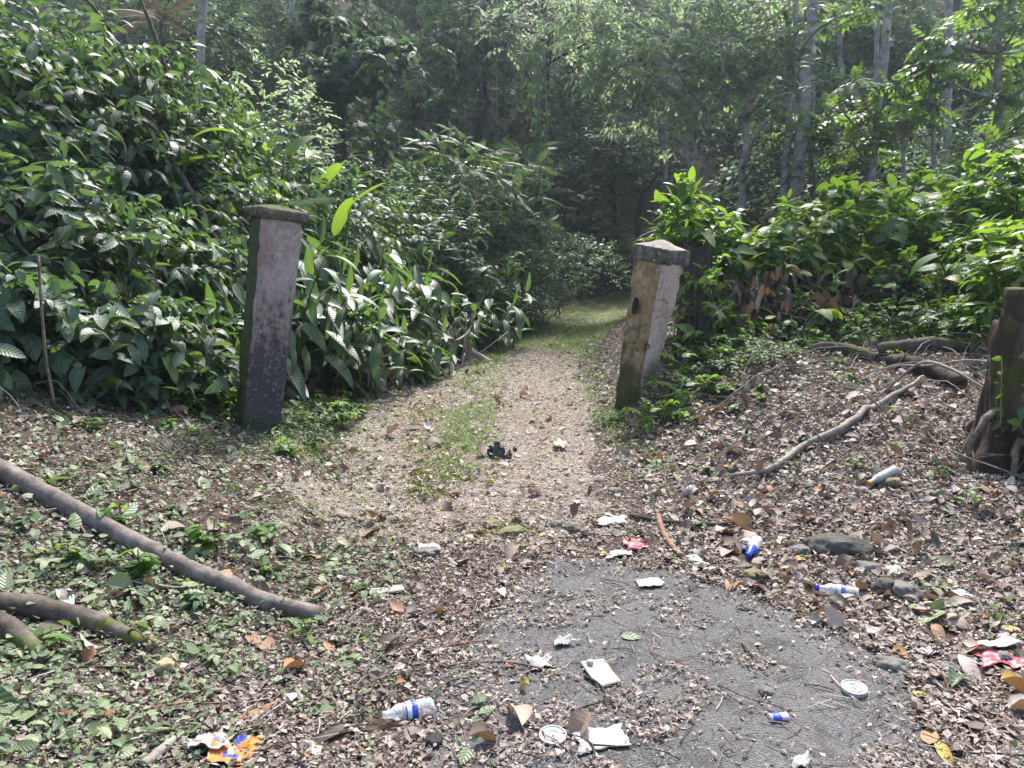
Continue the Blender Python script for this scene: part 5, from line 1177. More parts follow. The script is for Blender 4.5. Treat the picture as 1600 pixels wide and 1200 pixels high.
# slim pale trunks
PT = [(1228, 19, (1266, -40), .18, 'thickest pale leaning trunk of the forest, right of the pale crown'), (1212, 19.2, (1248, 40), .12, 'thin grey trunk leaning against the thickest pale trunk'), (1338, 19.3, (1394, -40), .15, 'pale straight trunk leaning right, between the two breadfruit groups'), (1462, 19.6, (1468, -40), .14, 'slim grey upright trunk left of the breadfruit tree at the right'),
      (1152, 19.2, (1172, 120), .13, 'short pale trunk leaning under the pale crown'), (1072, 24, (1082, -20), .16, 'grey trunk behind the pale crown'), (1030, 25, (1040, -20), .12, 'faint grey trunk left of the grey trunk behind the pale crown'),
      (478, 24, (492, -40), .13, 'pale thin trunk at the top left, right one of a pair'), (455, 24.5, (462, -40), .10, 'pale thin trunk at the top left, left one of a pair'), (308, 23, (320, -40), .15, 'short pale trunk seen above the left thicket'), (745, 30, (765, -40), .16, 'dim trunk deep in the middle of the forest'), (700, 29, (690, -40), .13, 'dim trunk left of the middle of the forest'), (1590, 24, (1600, -40), .14, 'grey trunk at the top right frame edge'), (1305, 29, (1304, 20), .14, 'forked trunk in the dark gap at the upper right'), (640, 31, (652, -40), .15, 'dim trunk behind the drooping dark leaves'), (905, 31, (912, -40), .15, 'dim trunk right of the vine-hung trunk')]
for i, (px, y, tp, r0, lb) in enumerate(PT):
    bl = blobs_disc(tp[0], -420 if tp[1] < 0 else tp[1] - 30, 3 if tp[1] < 0 else 4, 60, .9, 600 + i)
    tree('slender_tree', lb, 'tree', px, y, bl, T_SMALL, 'forest_leaf', .20, 600 + i, r0, 'pale_bark' if r0 > .09 and 'dim' not in lb else 'dark_bark', 22, 7, top=(tp[0] + (tp[0] - px) * (.9 if tp[1] < 0 else 0), -330 if tp[1] < 0 else min(tp[1], -60) if tp[1] < 60 else tp[1]))
# the dark trunk with hanging vines
tree('vine_hung_tree', 'dark forking trunk hung with a leafy vine in the middle of the forest', 'tree', 850, 21.5, [(900, 30, 0, .9), (850, 10, .5, 1.0), (800, 40, .3, .8), (880, 60, 0, .6), (930, 70, 0, .7)], T_SMALL, 'pale_leaf', .15, 640, .13, 'dark_bark', 22, 7, top=(862, 40))
r = np.random.RandomState(9)
for (px, pa, pb, y, n, lb) in [(838, 60, 310, 20.9, 420, 'leafy vine curtain hanging down the dark forking trunk'), (848, 30, 290, 20.7, 12, 'bare straight liana beside the leafy vine curtain'), (772, 70, 290, 24, 14, 'bare liana hanging left of the dark forking trunk')]:
    a, b = at(px, pa, y), at(px + 4, pb, y); c = b.copy(); c[2] = hz(c[0], c[1])
    root = empty('hanging_vine', c, 0, lb, 'hanging vine', 'hanging vines'); B = Acc(); B.tube(curve(a, b, (.05, 0, 0), 14, .02) - c, .014, 5); B.build('vine_stem', MATS['pale_twig'], root)
    t = r.rand(n)[:, None]; p = a * (1 - t) + b * t - c + r.normal(0, 1, (n, 3)) * np.array([.13, .13, .08]) * (.6 + .8 * vnoise(t * 9, t * 0, seed=4)); A = Acc()
    scatter_T(A, T_ROUND, p, np.stack([r.normal(0, .6, n), r.normal(-.2, .6, n), -np.ones(n)], -1), np.array([0, -1, .5]) + r.normal(0, .4, (n, 3)), r.uniform(.08, .16, n), tints(r, n), r); A.build('leaves', MATS['mid_leaf'], root)
# the pale crown
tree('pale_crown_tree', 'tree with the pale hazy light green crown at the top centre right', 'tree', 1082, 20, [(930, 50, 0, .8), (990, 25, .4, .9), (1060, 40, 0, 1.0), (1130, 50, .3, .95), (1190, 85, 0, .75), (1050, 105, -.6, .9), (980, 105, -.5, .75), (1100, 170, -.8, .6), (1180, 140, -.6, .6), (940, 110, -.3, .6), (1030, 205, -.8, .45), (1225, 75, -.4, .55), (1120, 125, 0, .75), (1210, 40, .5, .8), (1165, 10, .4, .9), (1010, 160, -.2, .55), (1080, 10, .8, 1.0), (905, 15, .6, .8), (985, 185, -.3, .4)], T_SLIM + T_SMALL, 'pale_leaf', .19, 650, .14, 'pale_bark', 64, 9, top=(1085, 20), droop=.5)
# dark crowns
DT = [(240, 26, 235, 40, 6, 55, 1.3, T_SMALL, .19, False, 'dark tree seen over the left thicket crest'), (380, 30, 385, 50, 6, 55, 1.5, T_SMALL, .2, False, 'dark tree left of the pair of pale thin trunks'),
 (600, 24, 590, 70, 7, 45, 1.0, T_SLIM, .30, True, 'dark tree with tufts of long drooping leaves, left of centre'), (680, 25, 680, 100, 7, 45, 1.0, T_SLIM, .30, True, 'dark drooping-leaved tree in the middle'), (760, 26, 765, 60, 7, 45, 1.1, T_SLIM, .30, True, 'dark drooping-leaved tree left of the vine-hung trunk'), (625, 22, 650, 150, 5, 35, .8, T_SLIM, .26, True, 'lower dark drooping-leaved tree over the bushes'),
 (565, 17.5, 560, 110, 9, 36, .62, T_ROUND, .24, True, 'tree with glossy broad rounded leaves above the ginger bank'), (530, 19, 515, 50, 5, 28, .6, T_ROUND, .24, True, 'broad-leaved tree with a few yellowing leaves left of the glossy tree'),
 (900, 29, 905, 130, 6, 45, 1.2, T_SMALL, .17, False, 'dark tree right of the leafy vine curtain'), (960, 26, 965, 225, 6, 36, .9, T_SLIM, .18, False, 'low shaded tree under the pale crown'), (1000, 24.5, 1020, 265, 6, 36, .8, T_SLIM, .17, False, 'low shaded tree above the pink pillar'), (890, 27, 890, 240, 5, 36, .9, T_SMALL, .16, False, 'low dark tree behind the bend'),
 (1150, 27, 1140, 190, 6, 45, 1.1, T_SMALL, .17, False, 'dark tree behind the short pale trunk'), (1290, 31, 1290, 90, 6, 55, 1.4, T_SMALL, .2, False, 'dark tree behind the forked trunk'), (1420, 30, 1425, 60, 6, 50, 1.4, T_SMALL, .2, False, 'dark tree left of the slim grey upright trunk'), (1520, 29, 1510, 140, 6, 50, 1.3, T_SMALL, .2, False, 'dark tree behind the breadfruit tree at the right'),
 (700, 35, 700, 10, 7, 60, 1.7, T_SMALL, .22, False, 'far dark tree at the top centre'), (450, 36, 450, 60, 7, 60, 1.7, T_SMALL, .22, False, 'far dark tree behind the pair of pale thin trunks'), (320, 33, 330, 140, 6, 50, 1.4, T_SMALL, .2, False, 'shaded tree just above the thicket crest'), (1000, 36, 1000, 60, 7, 60, 1.6, T_SMALL, .22, False, 'far tree behind the pale crown'), (1200, 36, 1220, 150, 7, 60, 1.6, T_SMALL, .2, False, 'far tree in the gap beside the thickest pale trunk'), (1580, 27, 1590, 80, 6, 50, 1.3, T_SMALL, .2, False, 'dark tree at the top right frame edge'), (800, 33, 810, 130, 6, 50, 1.4, T_SMALL, .18, False, 'dim tree in the dark middle of the forest'), (1100, 30, 1095, 260, 6, 45, 1.1, T_SLIM, .18, False, 'shaded low tree right of the pink pillar cap'), (1380, 26, 1370, 250, 6, 40, .9, T_SLIM, .18, False, 'shaded low tree behind the highest dome of the vine mound'), (1480, 24, 1490, 235, 6, 36, .9, T_SMALL, .16, False, 'low tree above the right end of the vine mound'), (1240, 26, 1250, 270, 6, 40, .9, T_SLIM, .17, False, 'shaded low tree at the foot of the thickest pale trunk'), (560, 30, 560, 190, 5, 40, 1.1, T_SMALL, .17, False, 'shaded tree behind the glossy broad-leaved tree')]
for i, (bp, y, px, py, nb, sp, rr, Ts, sz, ros, lb) in enumerate(DT):
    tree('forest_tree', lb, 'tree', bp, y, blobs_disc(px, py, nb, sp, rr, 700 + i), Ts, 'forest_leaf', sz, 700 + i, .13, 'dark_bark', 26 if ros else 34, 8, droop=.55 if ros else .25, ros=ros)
# breadfruit trees
BF = [(1545, 16.5, (1562, -30), .11, [(1500, 55), (1545, 100), (1590, 40), (1478, 125), (1560, 150), (1610, 130), (1528, 15), (1590, -10), (1570, 200), (1450, 60), (1620, 70)], 'breadfruit tree with pale trunk and big lobed leaves at the upper right'),
      (1352, 17.5, (1372, 30), .09, [(1338, 128), (1310, 165), (1352, 175), (1372, 210), (1290, 190), (1335, 225), (1390, 130)], 'breadfruit sapling with lobed leaves in front of the straight pale trunk'),
      (1405, 17, (1412, 170), .06, [(1410, 165), (1430, 185), (1390, 190), (1452, 160)], 'small breadfruit with a bright upright leaf and a withered hanging leaf'),
      (1462, 16.8, (1452, 80), .06, [(1453, 95), (1440, 120), (1470, 105)], 'thin breadfruit with one glowing yellow-green tuft'),
      (1355, 19, (1360, 235), .07, [(1358, 240), (1330, 255), (1385, 250), (1310, 240)], 'low breadfruit with lobed leaves above the vine mound'),
      (1262, 21, (1268, -10), .08, [(1262, 10), (1285, 35), (1240, 30), (1330, 5), (1350, 20)], 'breadfruit leaves at the top edge beside the thickest pale trunk'),
      (1600, 15, (1610, 190), .07, [(1590, 200), (1560, 225), (1620, 170), (1540, 245), (1515, 255)], 'low breadfruit at the right frame edge above the vine wall'),
      (1265, 20, (1270, 185), .06, [(1268, 180), (1240, 195), (1290, 170), (1265, 205)], 'shaded breadfruit sapling at the middle of the thickest pale trunk')]
for i, (bp, y, tp, r0, ro, lb) in enumerate(BF):
    r = np.random.RandomState(800 + i); x = xat(bp, y); g = hz(x, y); base = np.array([x, y, g]); root = empty('breadfruit_tree', base, 0, lb, 'breadfruit tree', 'breadfruit trees')
    B = Acc(); A = Acc(); tpw = at(tp[0], tp[1], y) - base; TR = curve((0, 0, -.3), tpw, (.05, 0, 0), 14, .02, i); B.tube(TR, np.linspace(r0 * 1.2, r0 * .5, 14), 9, rough=.1, seed=i)
    for (px, py) in ro:
        c = at(px, py, y + r.normal(0, .5)) - base; k = max(2, min(12, np.argmin(np.abs(TR[:, 2] - c[2] + .5)))); B.tube(curve(TR[k], c, (0, 0, -.06), 7), np.linspace(r0 * .35, r0 * .2, 7), 5)
        ax = nrmz((c - TR[k])[None] * .4 + UP)[0]; pos, d, n = rosette(np.repeat(c[None], 1, 0), ax[None], 9, r, .35, .5)
        scatter_T(A, T_BREAD, pos, d, n, r.uniform(.42, .62, len(pos)), r.uniform(.1, .75, len(pos)), r)
        pos, d, n = rosette(c[None], ax[None], 2, r, -.6, 1.6); scatter_T(A, T_BREAD[:1], pos, d, n, .4, .97, r)
    if 'withered' in lb:
        c = at(1406, 190, y - .3) - base; n = 7; Dd = Acc(); scatter_T(Dd, T_DEAD, np.repeat(c[None], n, 0) + r.normal(0, .03, (n, 3)), np.stack([r.normal(0, .2, n), r.normal(0, .2, n), -np.ones(n)], -1), randdir(n, r), r.uniform(.35, .55, n), r.uniform(.66, .8, n), r); Dd.build('withered_leaf', MATS['dry_leaf'], root)
    B.build('trunk', MATS['pale_bark'], root); A.build('crown', MATS['bread_leaf'], root)
# palms
def palm(px, y, pytop, n, L, seed, label, dry=False, name='palm', trunk=True):
    r = np.random.RandomState(seed); x = xat(px, y); g = hz(x, y); c = np.array([0, 0, ztop(pytop, y) - g - L * .3]); root = empty(name, (x, y, g), 0, label, 'palm', 'palms in the forest')
    A = Acc(); a = np.arange(n) / n * 6.28 + r.uniform(0, .5, n); el = r.uniform(.1, 1.2, n)
    A.inst(T_FROND[0], np.repeat(c[None], n // 2, 0), np.stack([np.cos(a), np.sin(a), el], -1)[:n // 2], UP, L * r.uniform(.8, 1.1, n // 2), r.uniform(.1, .5, n // 2)); A.inst(T_FROND[1], np.repeat(c[None], n - n // 2, 0), np.stack([np.cos(a), np.sin(a), el], -1)[n // 2:], UP, L * r.uniform(.8, 1.1, n - n // 2), r.uniform(.1, .5, n - n // 2))
    A.build('fronds', MATS['dry_leaf' if dry else 'forest_leaf'], root); B = Acc(); B.tube(curve((0, 0, -.2), c, n=8), .07, 8, rough=.1); B.build('trunk', MATS['dark_bark'], root)
palm(815, 21.0, 225, 12, 1.1, 81, 'dark feathery palm in the shade beside the leafy vine curtain')
palm(880, 23.5, 320, 10, .9, 82, 'low palm fronds in the dark valley behind the bend')
palm(275, 24.0, 10, 10, 1.5, 83, 'half dead palm with hanging fronds above the left thicket', True)
palm(430, 9.2, 300, 8, .7, 84, 'small feathery palm just behind the grey pillar cap')
palm(1500, 22.0, 275, 9, 1.4, 85, 'dark palm in the gap above the right end of the vine mound')
palm(950, 23.0, 355, 10, .8, 86, 'small dark palm at the left of the pink pillar cap')
# understory shrubs on the slope, copied
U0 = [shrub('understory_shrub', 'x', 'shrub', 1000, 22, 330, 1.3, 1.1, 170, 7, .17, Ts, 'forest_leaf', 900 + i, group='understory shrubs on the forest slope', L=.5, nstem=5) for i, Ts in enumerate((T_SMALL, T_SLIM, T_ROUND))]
US = [(900, 25, 'left of the pink pillar, deep in the shade'), (1120, 20, 'right above the fibrous trunk'), (1180, 21, 'behind the left swell of the vine mound'), (1240, 20, 'behind the middle swell of the vine mound'), (1310, 21, 'at the left foot of the highest vine dome'), (1390, 20.5, 'at the right foot of the highest vine dome'), (1450, 22, 'behind the right shoulder of the vine mound'), (1530, 18, 'behind the sunlit vine wall'), (1600, 19, 'at the frame edge behind the sunlit vine wall'), (1080, 25, 'over the pink pillar cap, farther up the slope'), (1160, 27, 'at the foot of the short pale trunk'), (1230, 27, 'at the foot of the thickest pale trunk'), (1300, 27, 'between the pale trunks'), (1370, 28, 'at the foot of the straight pale trunk'), (1440, 28, 'at the foot of the slim grey trunk'), (1520, 27, 'below the breadfruit tree at the right'), (840, 25, 'at the foot of the dark forking trunk'), (780, 24, 'behind the stepping pinnate bush'), (700, 23, 'behind the feathery bush'), (620, 21, 'behind the loose twiggy bush'), (540, 20, 'under the glossy broad-leaved tree'), (480, 19, 'behind the tall heliconia'), (400, 20, 'behind the thicket crest above the pillar'), (330, 21, 'behind the thicket crest left of the pillar'), (960, 29, 'up the slope under the pale crown'), (1020, 31, 'high up the slope under the pale crown'), (740, 29, 'in the dark middle of the slope'), (660, 28, 'below the drooping-leaved trees'), (580, 27, 'below the drooping-leaved trees on the left'), (880, 31, 'high up the dark slope in the middle')]
for i, (px, y, lb) in enumerate(US):
    k = i % 3; o = U0[k] if i < 3 else copy_tree(U0[k]); x = xat(px, y); r = np.random.RandomState(950 + i); s = r.uniform(.9, 1.35); o.location = (x, y, hz(x, y) - .1); o.rotation_euler = (0, 0, r.uniform(0, 6)); o.scale = (s, s, s * r.uniform(.8, 1.2)); o['label'] = 'dark understory shrub ' + lb
# leaf-covered slope and the wood beyond, which read as one mass
r = np.random.RandomState(31)
n = 9000; y = r.uniform(17, 46, n); x = r.uniform(-.95, 1.0, n) * y * .85; m = ~(path_mask(x, y)) & ((np.abs(x - path_x(y)) > 1.9) | (y > 31)); x, y = x[m], y[m]; z = ground_h(x, y) + r.uniform(0, 1, len(x)) ** 2 * 1.0
P = np.stack([x, y, z], -1); pos, d, n_ = twig_leaves(P, randdir(len(P), r) + UP * .6, .5, 6, r)
A = Acc(); scatter_T(A, T_SMALL, pos, d, n_, r.uniform(.10, .24, len(pos)), tints(r, len(pos)), r); tag(A.build('undergrowth', MATS['forest_leaf']), kind='stuff')
A = Acc(); nb = 620; y = r.uniform(36, 62, nb); x = r.uniform(-.85, .85, nb) * y; c = np.stack([x, y, ground_h(x, y, False) + r.uniform(.5, 13, nb)], -1)
for k in range(nb):
    q = 26; D = randdir(q, r); P = c[k] + D * r.uniform(.5, 1, (q, 1)) * np.array([1.8, 1.6, 1.2]); pos, d, n_ = twig_leaves(P, D + r.normal(0, .4, (q, 3)), .8, 5, r); A.inst(T_SMALL[k % 3], pos, d, n_, r.uniform(.28, .46, len(pos)), tints(r, len(pos)))
for k in range(90):
    yy = r.uniform(34, 60); xx = r.uniform(-.8, .8) * yy; zz = float(ground_h(np.array([xx]), np.array([yy]), False)[0]); A.tube(curve((xx, yy, zz - .5), (xx + r.normal(0, .6), yy, zz + r.uniform(9, 15)), n=6), np.linspace(.2, .1, 6), 6, tint=.0)
tag(A.build('distant_wood', MATS['forest_leaf']), kind='stuff')
# ------------------------------------------------------------------ leaf litter, ground cover, grass
r = np.random.RandomState(51)
def cand(n, y0, y1, p=1.1, wide=.78, pad=2.0):
    u = r.rand(n); q = 1 - p if abs(p - 1) > .01 else -.01
    y = (y0 ** q + u * (y1 ** q - y0 ** q)) ** (1 / q); x = r.uniform(-1, 1, n) * (wide * y + pad); return x, y
def zones(x, y):
    road = road_mask(x, y); u = x - path_x(y); sl = left_edge(y) - x
    path = (np.abs(u + .2 * fbm(x * 2, y * 2, seed=31)) < 1.25) & (y > 4.8) & ~road
    left = (sl > 0) & ~road & ~path; right = (u > 1.2) & ~road & ~path & ~left
    return road, path, left, right
def off_things(x, y):
    k = np.ones(len(x), bool)
    for a, b, q in CLEAR + BOT: k &= (x - a) ** 2 + (y - b) ** 2 > q * q
    return k
NOTED = [
    (350, 907, .17, 'flat', 'yellow', 'bright yellow leaf under the long fallen pole'), (487, 872, .16, 'flat', 'rust brown', 'brown oval leaf standing at the little cut bank left of the drive'), (808, 1130, .14, 'folded', 'rust brown', 'big orange-brown folded leaf on the soil left of the round cup lid'),
    (908, 1150, .13, 'folded', 'rust brown', 'orange-brown folded leaf lying on the torn white carton'), (755, 1166, .12, 'folded', 'purple brown', 'reddish folded leaf between the black lump and the round cup lid'), (812, 1078, .10, 'rolled', 'yellow', 'crumpled mustard leaf left of the grey drink carton'),
    (820, 622, .17, 'folded', 'rust brown', 'red-brown leaf standing alone on the drive beyond the charred clump'), (558, 928, .13, 'flat', 'green', 'fresh green leaf at the left end of the cream foam strip'), (1152, 830, .20, 'folded', 'rust brown', 'big brown folded leaf behind the blue-necked bottle'),
    (1140, 706, .24, 'curled', 'purple brown', 'large purple-brown curled leaf on the mound below the pink pillar'), (1132, 730, .15, 'long', 'orange', 'orange tip of a curled leaf below the large purple-brown leaf'), (580, 836, .19, 'flat', 'orange', 'pale orange leaf lying flat on the left of the drive'),
    (1452, 1157, .11, 'flat', 'orange', 'orange leaf on the soil at the lower right'), (1474, 1183, .13, 'long', 'orange', 'long orange leaf at the bottom right corner'), (1515, 1138, .12, 'flat', 'purple brown', 'reddish leaf fragment right of the orange leaf at the lower right'), (1465, 993, .16, 'long', 'orange', 'torn ochre leaf behind the jagged white scrap'),
    (1578, 987, .08, 'flat', 'yellow', 'small yellow oval leaf above the red and white bag'), (1515, 1052, .19, 'long', 'pale tan', 'long pinkish leaf in front of the red and white bag'), (1590, 1090, .16, 'folded', 'orange', 'orange-brown leaf at the right frame edge below the bag'), (1380, 762, .24, 'long', 'purple brown', 'big brown leaf under the orange-capped bottle'),
    (1240, 758, .09, 'flat', 'yellow', 'small yellow leaf at the lower end of the crooked pale branch'), (1278, 768, .09, 'flat', 'yellow', 'yellowed leaf left of the orange-capped bottle'), (1538, 767, .09, 'flat', 'orange', 'orange leaf standing beside a broken twig right of the orange-capped bottle'), (1220, 850, .10, 'flat', 'pale tan', 'pale leaf right of the blue-necked bottle'),
    (802, 874, .13, 'folded', 'rust brown', 'rust folded leaf in front of the mossy stones'), (700, 800, .2, 'long', 'purple brown', 'dark curled leaf behind the pale paper rag'), (1330, 625, .28, 'curled', 'pale tan', 'large pale brown leaf tilted up behind the crooked pale branch'), (1170, 640, .24, 'rolled', 'purple brown', 'purple rolled leaf at the top of the leafy slope right of the pink pillar'),
    (70, 990, .17, 'flat', 'purple brown', 'reddish leaf tucked under the thick mossy branch'), (140, 1012, .17, 'flat', 'pale tan', 'pinkish tan leaf in front of the thick mossy branch'), (130, 1040, .13, 'rolled', 'orange', 'small orange-brown rolled leaf below the pinkish tan leaf'), (408, 1010, .15, 'flat', 'orange', 'pinkish brown leaf in front of the end of the fallen pole'), (515, 1017, .09, 'flat', 'orange', 'small orange leaf right of the pinkish brown leaf'),
    (520, 1152, .16, 'long', 'dark brown', 'dark brown curled leaf left of the capless clear bottle'), (985, 1000, .09, 'flat', 'pale green', 'pale green leaf lying on the asphalt'), (920, 925, .06, 'long', 'yellow', 'tiny yellow leaf on the upper asphalt'), (190, 930, .15, 'folded', 'pale green', 'pale green folded leaf standing up right of the folded blue scrap'), (205, 800, .13, 'flat', 'green', 'broad green leaf lying above the fallen pole'),
    (500, 1115, .11, 'flat', 'pale green', 'pale green heart leaf on bare soil left of the capless bottle'), (40, 1122, .14, 'flat', 'pale green', 'large pale green leaf at the lower left corner'), (430, 790, .12, 'flat', 'green', 'green leaf at the foot of the little cut bank'), (800, 1043, .07, 'flat', 'orange', 'little tan leaf left of the wrinkled white wrapper')]
for q in NOTED:
    p = on_ground(q[0], q[1]); CLEAR.append((p[0], p[1], q[2] * .42))
BOT = [(a, b, .09) for p, a, b in LAND if 'bottle' in p]
def lay(x, y, tilt, lift):
    n = nrm_at(x, y) + r.normal(0, tilt, (len(x), 3)); z = ground_h(x, y) + lift
    a = r.uniform(0, 6.283, len(x)); d = np.stack([np.cos(a), np.sin(a), r.normal(0, .12, len(x))], -1); n = nrmz(n); d = d - n * (d * n).sum(1, keepdims=True)
    return np.stack([x, y, z], -1), d, n
T_FLAKE = [small_leaf(.26, .35, .5), small_leaf(.34, .2, .9), small_leaf(.18, .5, .3), small_leaf(.42, .3, .2), small_leaf(.12, .6, .8), small_leaf(.22, -.4, -.5)]
x, y = cand(600000, 1.9, 27, 1.2)
road, path, left, right = zones(x, y)
redge = 1 - np.mean([road_mask(x + a, y + b) for a, b in ((.16, .1), (-.16, .1), (.08, .2), (.2, 0))], 0)
cl = vnoise(x * 2.3, y * 2.3, seed=61) * .6 + vnoise(x * 7, y * 7, seed=62) * .4
w = np.where(road, np.maximum(np.where(cl > .60 - .24 * sstep(.35, -.3, x), .6, .04 + .36 * sstep(.25, -.4, x)), .5 * redge), np.where(path, .8 + .2 * (cl > .5), np.where(left, .62, 1.0)))
deep = (left & (left_edge(y) - x > 2.6)) | (right & (x - path_x(y) > 7)) | (left & (y > 8))
k = (r.rand(len(x)) < w) & ~deep & off_things(x, y)
x, y, road, path, left, right = [a[k] for a in (x, y, road, path, left, right)]; n = len(x)
P, d, nn = lay(x, y, .30, r.uniform(.006, .026, n))
sz = np.exp(r.normal(math.log(.0145), .58, n)) * np.where(right, 1.35, 1.0) * np.where(y > 8, 1.45, 1); sz = np.minimum(sz, np.where(road, .034, .06))
t = np.where(path, r.normal(.56, .22, n), np.where(right, r.normal(.47, .20, n), np.where(road, r.normal(.46, .18, n), r.normal(.40, .22, n))))
t = np.clip(t, 0, .82); hot = r.rand(n) < .018; t[hot] = r.uniform(.84, .95, hot.sum())
A = Acc(); scatter_T(A, T_FLAKE, P, d, nn, sz, t, r)
# bits of stick among the flakes
x, y = cand(20000, 2.0, 12, 1.3); road, path, left, right = zones(x, y); k = ~(left & (left_edge(y) - x > 2.4)) & (r.rand(len(x)) < np.where(road, .4, 1)); x, y = x[k], y[k]
a = r.uniform(0, 6.28, len(x)); L = np.minimum(np.exp(r.normal(math.log(.05), .5, len(x))), .11); z = ground_h(x, y) + .014
T_BIT = (lambda q: (q.tube([(0, 0, 0), (.05, .5, .04), (0, 1, 0)], .022, 3, cap=False), q.template())[1])(Acc())
A.inst(T_BIT, np.stack([x, y, z], -1), np.stack([np.cos(a), np.sin(a), r.normal(0, .15, len(x))], -1), UP, L, np.clip(r.normal(.4, .2, len(x)), .05, .8))
tag(A.build('leaf_litter', MATS['litter'], smooth=False), kind='stuff')
# larger curled leaves beyond the ones built singly
x, y = cand(17000, 3.2, 14, 1.0); road, path, left, right = zones(x, y); cl = vnoise(x * 1.6, y * 1.6, seed=63)
k = (right & (x - path_x(y) < 7) & (r.rand(len(x)) < .75)) | ((left | (~road & ~path)) & (left_edge(y) - x < 2.2) & (y < 8) & (r.rand(len(x)) < .16)) | (path & (r.rand(len(x)) < .22)); k &= off_things(x, y); x, y = x[k], y[k]; n = len(x)
P, d, nn = lay(x, y, .38, r.uniform(.012, .04, n)); t = np.clip(r.normal(.36, .2, n), .02, .8); hot = r.rand(n) < .05; t[hot] = r.uniform(.86, .95, hot.sum())
A = Acc(); scatter_T(A, [leaf_t(.26, 4, .35, b, 'lance', .5, twist=tw, seed=i) for i, (b, tw) in enumerate(((.9, .4), (1.5, -.6), (.5, .7), (-.6, .2)))], P, d, nn, np.exp(r.normal(math.log(.074), .36, n)), t, r)
tag(A.build('curled_leaf_litter', MATS['dry_leaf']), kind='stuff')

# low green ground cover and chopped green leaves
T_COV = [leaf_t(.42, 4, .15, b, 'heart', .15, seed=i) for i, b in enumerate((.2, .6))] + [leaf_t(.28, 4, .2, b, 'ovate', .15, seed=i) for i, b in enumerate((.3, .8))]
x, y = cand(72000, 1.8, 13, .9); road, path, left, right = zones(x, y); sl = left_edge(y) - x; cl = vnoise(x * 1.4, y * 1.4, seed=71) * .55 + vnoise(x * 4.5, y * 4.5, seed=72) * .45
u = x - path_x(y)
w = np.where(left & (y < 8), np.where(cl > .48, .75, .14) * (1 - .55 * ((sl > 1.3) & (y > 4.6) & (y < 6.2))), 0) + np.where(~left & ~path & ~road & (sl > -.55) & (y < 5.2), .5 * (cl > .42), 0) + np.where(right & (u < 4.5), .16 * (cl > .55) + .30 * (cl > .64), 0) + np.where(right & (y > 7.6) & (u < 6), .45 * (cl > .4), 0) + np.where((y > 5.4) & (y < 10) & (sl > -.5) & (sl < .5), .45, 0) + np.where(road & (sl > -1.1), .10, 0)
k = (r.rand(len(x)) < w) & off_things(x, y); x, y = x[k], y[k]; n = len(x)
P, d, nn = lay(x, y, .34, np.abs(r.normal(.012, .026, n)) + .012)
sz = np.exp(r.normal(math.log(.032), .45, n)); t = np.clip(r.normal(.74, .26, n), 0, 1)
A = Acc(); scatter_T(A, T_COV, P, d, nn, sz, t, r)
# finer trefoil specks
x, y = cand(105000, 1.8, 11, 1.1); road, path, left, right = zones(x, y); sl = left_edge(y) - x; cl = vnoise(x * 3, y * 3, seed=73)
w = np.where(left & (y < 8), .65 * (cl > .35), 0) + np.where(~left & ~road & (sl > -.7) & (y < 8), .42 * (cl > .4), 0) + np.where(right, .12 * (cl > .6), 0)
k = r.rand(len(x)) < w; x, y = x[k], y[k]; n = len(x); P, d, nn = lay(x, y, .35, r.uniform(.012, .035, n)); A.inst(small_leaf(.34, .15, .3), P, d, nn, np.exp(r.normal(math.log(.022), .4, n)), np.clip(r.normal(.7, .25, n), 0, 1))
tag(A.build('ground_cover', MATS['cover_leaf']), kind='stuff')

# grass of the drive
T_BL = [leaf_t(.055, 3, .2, b, 'blade') for b in (.4, .9, 1.4)]
x, y = cand(420000, 4.9, 25, .75, .50, 0); u = x - path_x(y); cl = vnoise(x * 2.1, y * 2.1, seed=81) * .5 + vnoise(x * 6, y * 6, seed=82) * .5
w = np.where((y > 5.3) & (y < 13.5), np.exp(-((u + .08) / .24) ** 2) * np.where(cl > .37, 1, .15) * sstep(5.0, 6.5, y) * 1.1, 0) + np.where(y >= 12.0, ((u > -.95) & (u < 1.6)) * np.where(cl > .33, 1, .4) * sstep(11.5, 13.5, y), 0) + .5 * np.exp(-((np.abs(u) - 1.35) / .18) ** 2) * (cl > .42) * (y > 5.5)
k = r.rand(len(x)) < w; x, y = x[k], y[k]; n = len(x); a = r.uniform(0, 6.28, n)
P = np.stack([x, y, ground_h(x, y) + .002], -1); d = np.stack([np.cos(a) * .7, np.sin(a) * .7, r.uniform(.25, 1.1, n)], -1)
A = Acc(); scatter_T(A, T_BL, P, d, UP + r.normal(0, .3, (n, 3)), np.exp(r.normal(math.log(.058), .3, n)) * np.where(y > 11, 1.5, 1), np.clip(r.normal(.45, .25, n), 0, 1), r)
tag(A.build('grass', MATS['grass_blade']), kind='stuff')
A = Acc()
for (px, py, sx, sy, q) in [(703, 745, .16, .10, 900), (655, 752, .08, .16, 800), (672, 770, .12, .06, 500), (665, 645, .2, .22, 900), (690, 690, .14, .2, 500), (803, 830, .10, .05, 400), (745, 833, .16, .05, 350), (650, 700, .12, .12, 400)]:
    c = on_ground(px, py); xx = c[0] + r.normal(0, sx * .6, q); yy = c[1] + r.normal(0, sy * 1.6, q); P = np.stack([xx, yy, ground_h(xx, yy) + .004], -1)
    A.inst(small_leaf(.3, .2, .5), P, randdir(q, r) * .6 + UP * .6, randdir(q, r), r.uniform(.010, .024, q), r.rand(q))
tag(A.build('moss', MATS['moss_tuft']), kind='stuff')

